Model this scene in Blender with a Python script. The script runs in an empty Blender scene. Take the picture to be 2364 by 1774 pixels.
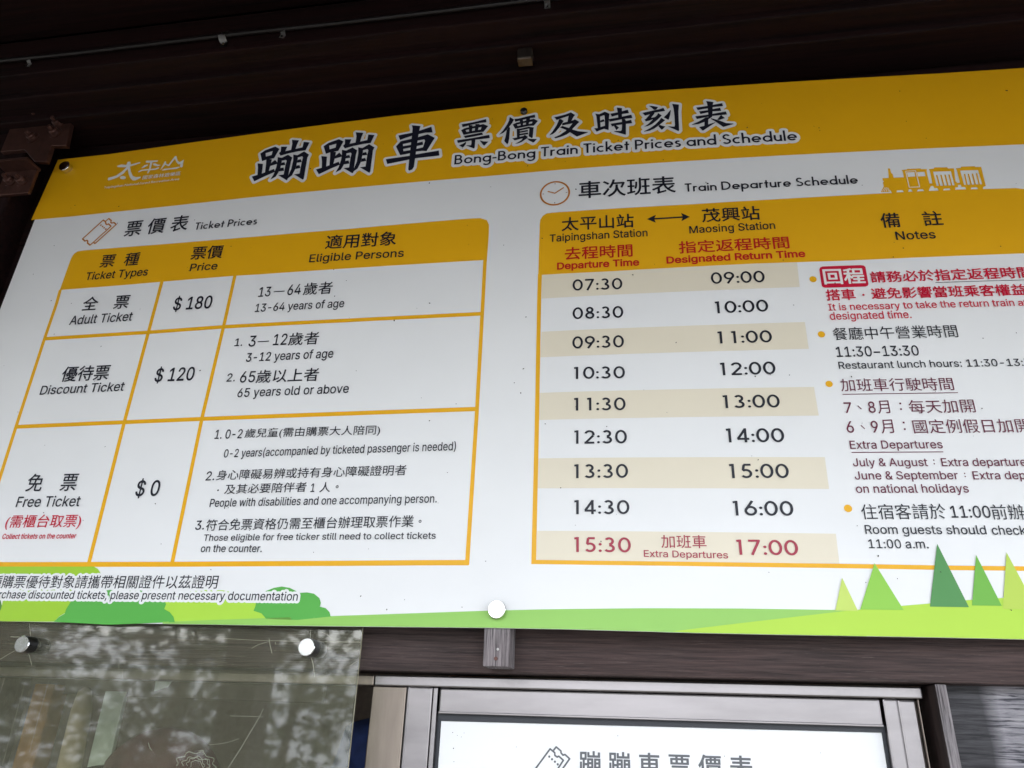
import bpy, bmesh, math, random
import numpy as np
from mathutils import Vector, Matrix
from mathutils.geometry import delaunay_2d_cdt
rad = math.radians
SC = bpy.context.scene
COL = SC.collection
# ------------------------------------------------------------------ camera, sky, sun, exposure
cam = bpy.data.cameras.new('camera'); CAM = bpy.data.objects.new('camera', cam); COL.objects.link(CAM)
cam.sensor_width = 36.0; cam.lens = 36.0*1720.94/2364; cam.clip_start = 0.02; cam.clip_end = 3000
_y, _p, _r = rad(10.0374), rad(24.6265), rad(-2.2553)
_M = Matrix.Rotation(_y, 3, 'Z') @ Matrix.Rotation(_p, 3, 'X') @ Matrix.Rotation(_r, 3, 'Y')
_right, _fwd, _up = _M.col[0], _M.col[1], _M.col[2]
CAM.matrix_world = Matrix(((_right.x, _up.x, -_fwd.x, 0), (_right.y, _up.y, -_fwd.y, -1.2), (_right.z, _up.z, -_fwd.z, 1.55), (0, 0, 0, 1)))
SC.camera = CAM
SUN_EL, SUN_AZ = 52, 200          # azimuth clockwise from +y; the sun stands behind the photographer
wd = bpy.data.worlds.new('World'); SC.world = wd; wd.use_nodes = True
nt = wd.node_tree; nt.nodes.clear()
sky = nt.nodes.new('ShaderNodeTexSky'); sky.sky_type = 'NISHITA'; sky.sun_disc = False
sky.sun_elevation = rad(SUN_EL); sky.sun_rotation = rad(SUN_AZ); sky.dust_density = 2.0; sky.air_density = 1.0; sky.ozone_density = 1.0
hs = nt.nodes.new('ShaderNodeHueSaturation'); hs.inputs['Saturation'].default_value = 0.42
bg = nt.nodes.new('ShaderNodeBackground'); bg.inputs['Strength'].default_value = 0.15
wo = nt.nodes.new('ShaderNodeOutputWorld')
nt.links.new(sky.outputs[0], hs.inputs['Color']); nt.links.new(hs.outputs[0], bg.inputs[0]); nt.links.new(bg.outputs[0], wo.inputs[0])
sl = bpy.data.lights.new('sun', 'SUN'); sl.energy = 1.2; sl.angle = rad(20); sl.color = (1, .96, .9)
so = bpy.data.objects.new('sun', sl); COL.objects.link(so)
so.rotation_euler = Vector((-math.sin(rad(SUN_AZ))*math.cos(rad(SUN_EL)), -math.cos(rad(SUN_AZ))*math.cos(rad(SUN_EL)), -math.sin(rad(SUN_EL)))).to_track_quat('-Z', 'Y').to_euler()
vs = SC.view_settings; vs.view_transform = 'Standard'; vs.look = 'None'; vs.exposure = 2.5; vs.gamma = 1.0
SC.cycles.max_bounces = 10; SC.cycles.diffuse_bounces = 5; SC.cycles.glossy_bounces = 4; SC.cycles.transmission_bounces = 8; SC.cycles.transparent_max_bounces = 8
SC.cycles.caustics_reflective = False; SC.cycles.caustics_refractive = False
try: SC.cycles.use_denoising = True
except Exception: pass
random.seed(11); rng = np.random.default_rng(7)
# ------------------------------------------------------------------ materials
def srgb(r, g, b):
    f = lambda c: (c/255/12.92) if c/255 <= .04045 else ((c/255+.055)/1.055)**2.4
    return (f(r), f(g), f(b), 1)
def base(name):
    m = bpy.data.materials.new(name); m.use_nodes = True
    return m, m.node_tree, m.node_tree.nodes['Principled BSDF']
def setp(p, **k):
    for a, v in k.items(): p.inputs[a.replace('_', ' ')].default_value = v
def nd(t, typ, **k):
    n = t.nodes.new(typ)
    for a, v in k.items():
        if a.startswith('i_'): n.inputs[a[2:].replace('_', ' ')].default_value = v
        else: setattr(n, a, v)
    return n
def coords(t, scale, rot=(0, 0, 0)):
    c = t.nodes.new('ShaderNodeTexCoord'); mp = nd(t, 'ShaderNodeMapping'); mp.inputs['Scale'].default_value = scale; mp.inputs['Rotation'].default_value = rot
    t.links.new(c.outputs['Object'], mp.inputs['Vector']); return mp.outputs[0]
def ramp(t, fac, stops):
    r = t.nodes.new('ShaderNodeValToRGB'); e = r.color_ramp.elements
    while len(e) < len(stops): e.new(.5)
    for q, (pos, c) in zip(e, stops): q.position = pos; q.color = c if len(c) == 4 else (*c, 1)
    t.links.new(fac, r.inputs[0]); return r.outputs[0]
def mixc(t, fac, a, b, mode='MIX'):
    n = t.nodes.new('ShaderNodeMix'); n.data_type = 'RGBA'; n.blend_type = mode
    for s, v in ((0, fac), (6, a), (7, b)):
        if hasattr(v, 'links') or hasattr(v, 'is_linked'): t.links.new(v, n.inputs[s])
        else: n.inputs[s].default_value = v
    return n.outputs[2]
PM = {}
def print_mat(name, c, rough=.42):
    m, t, p = base(name)
    nz = nd(t, 'ShaderNodeTexNoise', i_Scale=3.0, i_Detail=4.0); t.links.new(coords(t, (1, 1, 1.6)), nz.inputs['Vector'])
    f = ramp(t, nz.outputs[0], [(.3, (.95, .95, .95)), (.7, (1.0, 1.0, 1.0))])
    t.links.new(mixc(t, 1.0, c, f, 'MULTIPLY'), p.inputs['Base Color'])
    n2 = nd(t, 'ShaderNodeTexNoise', i_Scale=420.0, i_Detail=2.0); t.links.new(coords(t, (1, 1, 1)), n2.inputs['Vector'])
    bp = nd(t, 'ShaderNodeBump', i_Strength=.05, i_Distance=.0004); t.links.new(n2.outputs[0], bp.inputs['Height']); t.links.new(bp.outputs[0], p.inputs['Normal'])
    setp(p, Roughness=rough, Specular_IOR_Level=.28); return m
def lin(r, g, b): return (r, g, b, 1)
for k, c in dict(w=lin(.80, .80, .80), y=lin(.80, .41, .006), be=lin(.76, .69, .55), k=lin(.012, .013, .022), n=lin(.010, .011, .022), r=lin(.55, .004, .035), rd=lin(.50, .010, .010), r2=lin(.36, .03, .06), p=lin(.13, .014, .042), o=lin(.50, .17, .012), br=lin(.12, .05, .05), w2=lin(.8, .78, .76),
    g1=lin(.33, .57, .035), g2=lin(.095, .40, .065), g3=lin(.08, .25, .04), g4=lin(.40, .66, .06), g5=lin(.28, .55, .11), g6=lin(.42, .65, .055), g7=lin(.52, .66, .13), g8=lin(.26, .55, .06), g9=lin(.075, .26, .07), g10=lin(.15, .42, .05), g11=lin(.45, .60, .08), gr=lin(.11, .115, .125)).items(): PM[k] = print_mat('print_ink_'+k, c)
PM['hl'] = print_mat('print_white_halo', lin(.80, .80, .80))
def wood(name, dark, light, scale=(2.2, 60, 60), bump=.5, wear=None, wear_col=None, rough=.62, spec=.35):
    m, t, p = base(name)
    v = coords(t, scale)
    n1 = nd(t, 'ShaderNodeTexNoise', i_Scale=1.0, i_Detail=7.0, i_Roughness=.66, i_Distortion=.35); t.links.new(v, n1.inputs['Vector'])
    c = ramp(t, n1.outputs[0], [(.33, dark), (.5, tuple((a+b)/2 for a, b in zip(dark, light))), (.72, light)])
    n3 = nd(t, 'ShaderNodeTexNoise', i_Scale=2.3, i_Detail=3.0); t.links.new(coords(t, (1, 1, 1)), n3.inputs['Vector'])
    c = mixc(t, ramp(t, n3.outputs[0], [(.35, (0, 0, 0)), (.7, (.55, .55, .55))]), c, mixc(t, 1.0, c, (1.25, .85, .8, 1), 'MULTIPLY'))
    if wear:
        n2 = nd(t, 'ShaderNodeTexNoise', i_Scale=1.0, i_Detail=8.0, i_Roughness=.75); t.links.new(coords(t, tuple(s*1.7 for s in scale)), n2.inputs['Vector'])
        c = mixc(t, ramp(t, n2.outputs[0], [(wear, (0, 0, 0)), (wear+.10, (1, 1, 1))]), c, (*wear_col, 1))
    t.links.new(c, p.inputs['Base Color'])
    b = nd(t, 'ShaderNodeBump', i_Strength=bump, i_Distance=.004); t.links.new(n1.outputs[0], b.inputs['Height']); t.links.new(b.outputs[0], p.inputs['Normal'])
    setp(p, Roughness=rough, Specular_IOR_Level=spec); return m
W_BEAM = wood('stained_beam_wood', (.014, .009, .008), (.080, .054, .050), scale=(9, 220, 300), bump=.6, wear=.60, wear_col=(.16, .125, .12))
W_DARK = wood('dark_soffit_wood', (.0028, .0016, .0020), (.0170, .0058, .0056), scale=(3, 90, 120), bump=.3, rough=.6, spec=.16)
W_GREY = wood('weathered_grey_wood', (.045, .042, .046), (.36, .35, .36), scale=(430, 150, 16), bump=.8, wear=.585, wear_col=(.035, .03, .035), rough=.85)
W_SIDE = wood('dark_post_wood', (.022, .016, .015), (.055, .038, .035), scale=(60, 60, 4), bump=.3)
def plank_mat():
    m, t, p = base('weathered_plank_wood')
    v = coords(t, (14, 120, 260))
    n1 = nd(t, 'ShaderNodeTexNoise', i_Scale=1.0, i_Detail=7.0, i_Roughness=.7, i_Distortion=.5); t.links.new(v, n1.inputs['Vector'])
    darkc = ramp(t, n1.outputs[0], [(.35, (.010, .010, .012)), (.7, (.075, .072, .078))])
    palec = ramp(t, n1.outputs[0], [(.40, (.03, .03, .04)), (.48, (.20, .19, .21)), (.7, (.40, .38, .39))])
    n2 = nd(t, 'ShaderNodeTexNoise', i_Scale=9.0, i_Detail=3.0); t.links.new(coords(t, (1, 1, .6)), n2.inputs['Vector'])
    tc = t.nodes.new('ShaderNodeTexCoord'); sx = t.nodes.new('ShaderNodeSeparateXYZ'); t.links.new(tc.outputs['Object'], sx.inputs[0])
    a = nd(t, 'ShaderNodeMath', operation='MULTIPLY_ADD'); a.inputs[1].default_value = .06; t.links.new(n2.outputs[0], a.inputs[0]); t.links.new(sx.outputs[0], a.inputs[2])
    mr = nd(t, 'ShaderNodeMapRange'); mr.inputs['From Min'].default_value = .525; mr.inputs['From Max'].default_value = .545; t.links.new(a.outputs[0], mr.inputs[0])
    t.links.new(mixc(t, mr.outputs[0], darkc, palec), p.inputs['Base Color'])
    b = nd(t, 'ShaderNodeBump', i_Strength=.6, i_Distance=.003); t.links.new(n1.outputs[0], b.inputs['Height']); t.links.new(b.outputs[0], p.inputs['Normal'])
    setp(p, Roughness=.75); return m
W_PLANK = plank_mat()
def metal(name, c, rough, dirt=.0, brush=None, metallic=1.0):
    m, t, p = base(name)
    n = nd(t, 'ShaderNodeTexNoise', i_Scale=1.0, i_Detail=5.0, i_Roughness=.6); t.links.new(coords(t, brush or (30, 30, 30)), n.inputs['Vector'])
    t.links.new(mixc(t, 1.0, c, ramp(t, n.outputs[0], [(.3, (1-dirt, 1-dirt, 1-dirt)), (.62, (1, 1, 1))]), 'MULTIPLY'), p.inputs['Base Color'])
    r = nd(t, 'ShaderNodeMapRange'); r.inputs['To Min'].default_value = rough*.75; r.inputs['To Max'].default_value = rough*1.3; t.links.new(n.outputs[0], r.inputs[0]); t.links.new(r.outputs[0], p.inputs['Roughness'])
    setp(p, Metallic=metallic); return m
M_STEEL = metal('polished_steel', lin(.80, .80, .80), .16, .12, (90, 90, 90))
M_STEELD = metal('dark_standoff_steel', lin(.10, .10, .105), .28, .3, (40, 40, 300))
M_ALU = metal('bronze_anodised_aluminium', lin(.205, .19, .19), .30, .22, (5, 5, 26))
M_ALUTAN = metal('tan_aluminium', lin(.22, .185, .155), .42, .30, (40, 40, 6))  # tan base colour, rougher than the bronze frame metal
M_BOLT = metal('painted_brown_steel', lin(.10, .045, .035), .42, .4, (60, 60, 60), metallic=.55)
M_ZINC = metal('zinc_plated_clip', lin(.62, .60, .58), .5, .3, metallic=.3)
def plain(name, c, rough=.6, spec=.4, noise=.12, sc=40):
    m, t, p = base(name)
    n = nd(t, 'ShaderNodeTexNoise', i_Scale=sc, i_Detail=4.0); t.links.new(coords(t, (1, 1, 1)), n.inputs['Vector'])
    t.links.new(mixc(t, 1.0, c, ramp(t, n.outputs[0], [(.3, (1-noise,)*3), (.7, (1+noise,)*3)]), 'MULTIPLY'), p.inputs['Base Color'])
    setp(p, Roughness=rough, Specular_IOR_Level=spec); return m
M_RUB = plain('black_rubber_gasket', lin(.018, .020, .026), .5)
M_SPECK = plain('brown_dirt_speck', lin(.03, .026, .024), .9)
M_EDGE = plain('pale_board_edge', lin(.55, .52, .42), .6)
M_CABLE = plain('dark_cable_sheath', lin(.008, .006, .006), .4)
M_INT = plain('dim_brown_interior_paint', lin(.16, .125, .10), .8)
M_PALE = plain('pale_reflection_tone', lin(.55, .60, .50), .7)
M_TAN = plain('tan_reflection_tone', lin(.40, .31, .19), .8)
M_ORANGE = plain('orange_reflection_tone', lin(.33, .16, .055), .7)
M_MAROON = plain('maroon_jacket_cloth', lin(.085, .028, .033), .85, .2, .25, 25)
M_NAVY = plain('navy_jacket_cloth', lin(.010, .020, .075), .8, .3, .3, 30)
M_SKIN = plain('skin', lin(.45, .27, .19), .5)
M_HAIR = plain('black_hair', lin(.012, .010, .009), .45)
M_CAPB = plain('dark_brown_cap', lin(.05, .028, .024), .8)
M_TROU = plain('dark_trousers', lin(.03, .03, .04), .8)
M_BACKDROP = plain('pale_backdrop_white', lin(.80, .82, .82), .9, .1, .06, .05)
M_BARK = plain('grey_brown_bark', lin(.16, .12, .075), .9, .2, .5, 14)
M_STONE = plain('damp_stone_paving', lin(.11, .105, .095), .8, .3, .25, 6)
def leaf_mat(name, a, b):
    m, t, p = base(name)
    oi = t.nodes.new('ShaderNodeNewGeometry')
    t.links.new(ramp(t, oi.outputs['Random Per Island'], [(0, a), (.6, b), (1, tuple(x*1.5 for x in b))]), p.inputs['Base Color']); setp(p, Roughness=.55)
    return m
M_LEAF = leaf_mat('dark_green_leaves', (.03, .05, .015), (.07, .10, .03)); M_LEAF2 = leaf_mat('olive_leaves', (.05, .06, .02), (.11, .11, .04))
def acrylic_mat():
    m, t, p = base('scratched_acrylic'); nodes = t.nodes
    gl = nd(t, 'ShaderNodeBsdfGlossy', i_Roughness=.035)
    tr = nodes.new('ShaderNodeBsdfTransparent'); tr.inputs[0].default_value = (.86, .89, .82, 1)
    fr = nd(t, 'ShaderNodeFresnel', i_IOR=1.49)
    n = nd(t, 'ShaderNodeTexNoise', i_Scale=1.3, i_Detail=2.0, i_Distortion=.6); t.links.new(coords(t, (1, 1, 1)), n.inputs['Vector'])
    b = nd(t, 'ShaderNodeBump', i_Strength=.045, i_Distance=.02); t.links.new(n.outputs[0], b.inputs['Height'])
    t.links.new(b.outputs[0], gl.inputs['Normal']); t.links.new(b.outputs[0], fr.inputs['Normal'])
    ad = nd(t, 'ShaderNodeMath', operation='MULTIPLY'); ad.inputs[1].default_value = 2.5; t.links.new(fr.outputs[0], ad.inputs[0])
    mx = nodes.new('ShaderNodeMixShader'); t.links.new(ad.outputs[0], mx.inputs[0]); t.links.new(tr.outputs[0], mx.inputs[1]); t.links.new(gl.outputs[0], mx.inputs[2])
    df = nd(t, 'ShaderNodeBsdfDiffuse'); df.inputs[0].default_value = (.62, .62, .44, 1)
    n2 = nd(t, 'ShaderNodeTexNoise', i_Scale=6.0, i_Detail=6.0, i_Roughness=.7); t.links.new(coords(t, (1, 1, 3)), n2.inputs['Vector'])
    f2 = nd(t, 'ShaderNodeMapRange'); f2.inputs['To Min'].default_value = .05; f2.inputs['To Max'].default_value = .13; t.links.new(n2.outputs[0], f2.inputs[0])
    m2 = nodes.new('ShaderNodeMixShader'); t.links.new(f2.outputs[0], m2.inputs[0]); t.links.new(mx.outputs[0], m2.inputs[1]); t.links.new(df.outputs[0], m2.inputs[2])
    t.links.new(m2.outputs[0], nodes['Material Output'].inputs['Surface']); return m
M_ACR = acrylic_mat(); M_ACRE = plain('cloudy_acrylic_edge', lin(.42, .40, .28), .4); M_SCR = plain('pale_scratch', lin(.30, .285, .22), .6)
# ------------------------------------------------------------------ object helpers
def tag(o, label=None, cat=None, group=None, kind=None):
    if label: o['label'] = label
    if cat: o['category'] = cat
    if group: o['group'] = group
    if kind: o['kind'] = kind
    return o
def thing(name, loc, label, cat, group=None):
    o = bpy.data.objects.new(name, None); o.empty_display_size = .05; COL.objects.link(o); o.location = loc
    return tag(o, label, cat, group)
def link(name, me, m, parent=None):
    o = bpy.data.objects.new(name, me); COL.objects.link(o)
    for x in (m if isinstance(m, (list, tuple)) else [m]): me.materials.append(x)
    if parent is not None:
        o.parent = parent
        r = parent
        off = Vector((0, 0, 0))
        while r is not None: off += r.location; r = r.parent
        o.location = -off                                  # every mesh keeps world coordinates
    return o
def bm_obj(name, bm, m, parent=None, smooth=False):
    me = bpy.data.meshes.new(name); bm.to_mesh(me); bm.free()
    if smooth:
        for p in me.polygons: p.use_smooth = True
    return link(name, me, m, parent)
def add_box(bm, x0, x1, y0, y1, z0, z1, bev=0.0, z0r=None, z1r=None):
    """box; z0r / z1r give the heights at x1 when the piece is slightly out of level"""
    z0r = z0 if z0r is None else z0r; z1r = z1 if z1r is None else z1r
    v = [bm.verts.new(p) for p in ((x0, y0, z0), (x1, y0, z0r), (x1, y1, z0r), (x0, y1, z0), (x0, y0, z1), (x1, y0, z1r), (x1, y1, z1r), (x0, y1, z1))]
    fs = [bm.faces.new([v[i] for i in q]) for q in ((0, 3, 2, 1), (4, 5, 6, 7), (0, 1, 5, 4), (1, 2, 6, 5), (2, 3, 7, 6), (3, 0, 4, 7))]
    if bev:
        es = {e for f in fs for e in f.edges}
        bmesh.ops.bevel(bm, geom=list(es), offset=bev, segments=2, affect='EDGES', profile=.6)
def box(name, m, parent, *a, **k):
    bm = bmesh.new(); add_box(bm, *a, **k); return bm_obj(name, bm, m, parent)
def add_lathe(bm, c, axis, prof, n=32):
    """prof = [(radius, distance along axis)]"""
    q = Vector(axis).to_track_quat('Z', 'Y').to_matrix(); c = Vector(c); rings = []
    for r, h in prof:
        rings.append([bm.verts.new(c + q @ Vector((r*math.cos(2*math.pi*i/n), r*math.sin(2*math.pi*i/n), h))) for i in range(n)] if r > 1e-6 else [bm.verts.new(c + q @ Vector((0, 0, h)))])
    for a, b in zip(rings, rings[1:]):
        for i in range(n):
            j = (i+1) % n
            if len(a) == 1 and len(b) == 1: continue
            if len(a) == 1: bm.faces.new((a[0], b[j], b[i]))
            elif len(b) == 1: bm.faces.new((a[i], a[j], b[0]))
            else: bm.faces.new((a[i], a[j], b[j], b[i]))
def lathe(name, m, parent, c, axis, prof, n=32, smooth=True):
    bm = bmesh.new(); add_lathe(bm, c, axis, prof, n); bmesh.ops.recalc_face_normals(bm, faces=bm.faces)
    o = bm_obj(name, bm, m, parent, smooth)
    if smooth:
        try: o.data.set_sharp_from_angle(angle=rad(35))
        except Exception: pass
    return o
def add_tube(bm, pts, rads, n=10, cap=True):
    pts = [Vector(p) for p in pts]; rings = []
    if not isinstance(rads, (list, tuple)): rads = [rads]*len(pts)
    for i, p in enumerate(pts):
        d = (pts[min(i+1, len(pts)-1)] - pts[max(i-1, 0)]).normalized(); q = d.to_track_quat('Z', 'Y').to_matrix()
        rings.append([bm.verts.new(p + q @ Vector((rads[i]*math.cos(2*math.pi*k/n), rads[i]*math.sin(2*math.pi*k/n), 0))) for k in range(n)])
    for a, b in zip(rings, rings[1:]):
        for k in range(n): bm.faces.new((a[k], a[(k+1) % n], b[(k+1) % n], b[k]))
    if cap:
        bm.faces.new(rings[0][::-1]); bm.faces.new(rings[-1])
# ------------------------------------------------------------------ the sign: flat print laid on a slightly bowed board
KN = [.0205, .0132, .0057, -.0014, -.0076, -.0119, -.0146, -.017, -.0137, -.007, .0016, .0117, .0205]
def bow(s):
    t = min(max((s+1.5)/.2, 0), len(KN)-1.001); i = int(t); u = t-i
    p = lambda j: KN[min(max(j, 0), len(KN)-1)]
    m0 = (p(i+1)-p(i-1))/2; m1 = (p(i+2)-p(i))/2
    return (2*u**3-3*u**2+1)*p(i)+(u**3-2*u**2+u)*m0+(-2*u**3+3*u**2)*p(i+1)+(u**3-u**2)*m1
ZC = 1.55
LAY = .00022
def ccw(p):
    a = sum(p[i][0]*p[(i+1) % len(p)][1]-p[(i+1) % len(p)][0]*p[i][1] for i in range(len(p)))
    return p if a > 0 else p[::-1]
def union2d(polys, holes=()):
    """triangles covering the union of the polygons, less the holes (mm)"""
    V = []; F = []
    for p in list(polys)+list(holes):
        p = ccw(p); F.append(list(range(len(V), len(V)+len(p)))); V += [Vector((float(q[0]), float(q[1]))) for q in p]
    ns = len(polys)
    v, e, f, ov, oe, of = delaunay_2d_cdt(V, [], F, 0, 1e-4, True)
    keep = [t for t, o in zip(f, of) if o and any(i < ns for i in o) and not any(i >= ns for i in o)]
    return [(q[0], q[1]) for q in v], keep
def capsule(a, b, r, n=6):
    d = math.atan2(b[1]-a[1], b[0]-a[0]); o = []
    for c, s in ((b, d-math.pi/2), (a, d+math.pi/2)):
        o += [(c[0]+r*math.cos(s+math.pi*i/n), c[1]+r*math.sin(s+math.pi*i/n)) for i in range(n+1)]
    return o
def rect(a, b, r):
    d = math.atan2(b[1]-a[1], b[0]-a[0]); nx, ny = -math.sin(d)*r, math.cos(d)*r
    return [(a[0]-nx, a[1]-ny), (b[0]-nx, b[1]-ny), (b[0]+nx, b[1]+ny), (a[0]+nx, a[1]+ny)]
def disc(c, r, n=20): return [(c[0]+r*math.cos(2*math.pi*i/n), c[1]+r*math.sin(2*math.pi*i/n)) for i in range(n)]
class Sheet:
    """collects flat print (mm, board coordinates) that becomes ONE mesh"""
    def __init__(s): s.v = []; s.f = []
    def add(s, v, f): k = len(s.v); s.v += list(v); s.f += [[i+k for i in t] for t in f]
    def build(s, name, m, parent, layer, lab=None, flat_y=None):
        bm = bmesh.new(); vs_ = [bm.verts.new((p[0]/1000, 0, p[1]/1000+ZC)) for p in s.v]
        for t in s.f:
            try: bm.faces.new([vs_[i] for i in t])
            except ValueError: pass
        xs = [v.co.x for v in bm.verts]
        big = any(max(l.vert.co.x for l in f.loops)-min(l.vert.co.x for l in f.loops) > .05 for f in bm.faces)
        if big and flat_y is None:
            x = math.floor(min(xs)/.04)*.04
            while x < max(xs):
                bmesh.ops.bisect_plane(bm, geom=bm.verts[:]+bm.edges[:]+bm.faces[:], plane_co=(x, 0, 0), plane_no=(1, 0, 0), dist=1e-6); x += .04
        for v in bm.verts: v.co.y = (bow(v.co.x) if flat_y is None else flat_y) - LAY*layer
        bmesh.ops.recalc_face_normals(bm, faces=bm.faces)
        bm.normal_update()
        for f in bm.faces:
            if f.normal.y > 0: f.normal_flip()
        o = bm_obj(name, bm, m, parent)
        if lab: o['label'] = lab
        return o
# --- a geometric sans drawn with pen strokes (round bowls), cap height 1
TW = .142
def futura():
    h = TW/2; G = {}
    xh = .64; r = xh/2; rc = r-h; asc = 1.06
    L = lambda a, b: rect(a, b, h)
    def A(cx, cy, rx, ry, a0, a1, w=h):
        n = max(4, int(abs(a1-a0)/11)); t = [rad(a0+(a1-a0)*i/n) for i in range(n+1)]
        return [[(cx+(rx+w)*math.cos(t[i]), cy+(ry+w)*math.sin(t[i])), (cx+(rx+w)*math.cos(t[i+1]), cy+(ry+w)*math.sin(t[i+1])), (cx+(rx-w)*math.cos(t[i+1]), cy+(ry-w)*math.sin(t[i+1])), (cx+(rx-w)*math.cos(t[i]), cy+(ry-w)*math.sin(t[i]))] for i in range(n)]
    O = lambda cx=r: A(cx, r, rc, rc, 0, 360)
    st = lambda x, y0, y1: [L((x, y0), (x, y1))]
    G['o'] = (O(), 2*r); G['a'] = (O()+st(2*r-h, 0, xh), 2*r); G['d'] = (O()+st(2*r-h, 0, asc), 2*r)
    G['p'] = (O()+st(h, -.33, xh), 2*r); G['g'] = (O()+st(2*r-h, -.05, xh)+A(r, -.05, rc, rc*.95, 0, -150), 2*r)
    G['c'] = (A(r, r, rc, rc, 52, 308), 2*r-.10); G['e'] = (A(r, r, rc, rc, 0, 318)+[L((h*.6, r-.01), (2*r-h*.1, r-.01))], 2*r)
    na = .20; G['n'] = (st(h, 0, xh)+A(h+na, xh-h-na, na, na, 180, 0)+st(h+2*na, 0, xh-h-na), 2*h+2*na)
    G['h'] = (st(h, 0, asc)+A(h+na, xh-h-na, na, na, 180, 0)+st(h+2*na, 0, xh-h-na), 2*h+2*na)
    G['u'] = (st(h, na+h, xh)+A(h+na, h+na, na, na, 180, 360)+st(h+2*na, 0, xh), 2*h+2*na)
    G['r'] = (st(h, 0, xh)+A(h+.17, xh-h-.20, .17, .20, 180, 62), .34)
    G['i'] = (st(h, 0, xh)+[disc((h, .86), h*1.2, 14)], 2*h); G['l'] = (st(h, 0, asc), 2*h)
    G['t'] = (st(.16, 0, .90)+[L((0, xh-h*.8), (.33, xh-h*.8))], .33)
    G['k'] = (st(h, 0, asc)+[L((h, .22), (.42, xh-.03)), L((.20, .33), (.46, .03))], .48)
    G['s'] = (A(.21, .47, .125, .115, 35, 270)+A(.21, .185, .14, .125, 90, -150), .40)
    G['T'] = ([L((0, 1-h), (.58, 1-h))]+st(.29, 0, 1), .58)
    bw = lambda y, ry, x: A(x, y, ry*1.02, ry, 90, -90)
    G['P'] = (st(h, 0, 1)+[L((h, 1-h), (.28, 1-h)), L((h, .46), (.28, .46))]+bw(.70-h/4, .2225+h/8, .28), .58)
    G['B'] = (st(h, 0, 1)+[L((h, 1-h), (.27, 1-h)), L((h, .53), (.30, .53)), L((h, h), (.30, h))]+bw((1-h+.53)/2, (1-h-.53)/2, .27)+bw((.53+h)/2, (.53-h)/2, .30), .62)
    G['D'] = (st(h, 0, 1)+[L((h, 1-h), (.28, 1-h)), L((h, h), (.28, h))]+A(.28, .5, .42, .5-h, 90, -90), .78)
    G['S'] = (A(.30, .735, .19, .20, 25, 270)+A(.30, .27, .22, .265-h, 90, -155), .58)
    G['N'] = (st(h, 0, 1)+st(.75, 0, 1)+[L((h, .97), (.75, .03))], .75+h); G['F'] = (st(h, 0, 1)+[L((h, 1-h), (.5, 1-h)), L((h, .52), (.46, .52))], .52)
    G['R'] = (G['P'][0]+[L((.26, .46), (.55, .02))], .60); G['A'] = ([L((.05, 0), (.40, 1)), L((.40, 1), (.75, 0)), L((.16, .30), (.64, .30))], .80)
    G['-'] = ([L((0, .34), (.30, .34))], .30); G[':'] = ([disc((.08, .10), .085, 16), disc((.08, .53), .085, 16)], .16); G[' '] = ([], .26)
    # figures share one cell so that columns of times line up
    c = .345
    G['0'] = (A(c, .5, .345-h, .5-h, 0, 360), .69); G['1'] = (st(.42, 0, 1)+[L((.24, .90), (.42, 1-h*.9))], .69)
    G['2'] = (A(c, .70, .235, .30-h, 165, -20)+[L((.57, .60), (.10, .05)), L((.05, h), (.63, h))], .69)
    G['3'] = (A(.31, .735, .19, .265-h, 150, -90)+A(.31, .27, .235, .27-h, 90, -150), .69)
    G['4'] = (st(.47, 0, 1)+[L((.47, .95), (.07, .27)), L((.03, .25), (.66, .25))], .69)
    G['5'] = ([L((.20, 1-h), (.58, 1-h)), L((.22, 1-h), (.16, .55))]+A(.31, .32, .245, .32-h, 132, -145), .69)
    G['6'] = (A(c, .33, .255, .33-h, 0, 360)+[L((.12, .42), (.46, 1.0))], .69)
    G['7'] = ([L((.05, 1-h), (.64, 1-h)), L((.60, .96), (.20, 0))], .69)
    G['8'] = (A(c, .745, .175, .255-h, 0, 360)+A(c, .285, .23, .285-h, 0, 360), .69)
    G['9'] = (A(c, .67, .255, .33-h, 0, 360)+[L((.57, .58), (.23, 0))], .69)
    return G
FU = futura(); FUC = {}
def text_futura(s):
    v, f = [], []; x = 0
    for ch in s:
        ps, w = FU[ch]
        if ps:
            if ch not in FUC: FUC[ch] = union2d([[(a*1000, b*1000) for a, b in p] for p in ps])
            gv, gf = FUC[ch]; k = len(v); v += [(a/1000+x, b/1000) for a, b in gv]; f += [[i+k for i in t] for t in gf]
        x += w + (.10 if ch != ' ' else .04)
    return v, f
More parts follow.
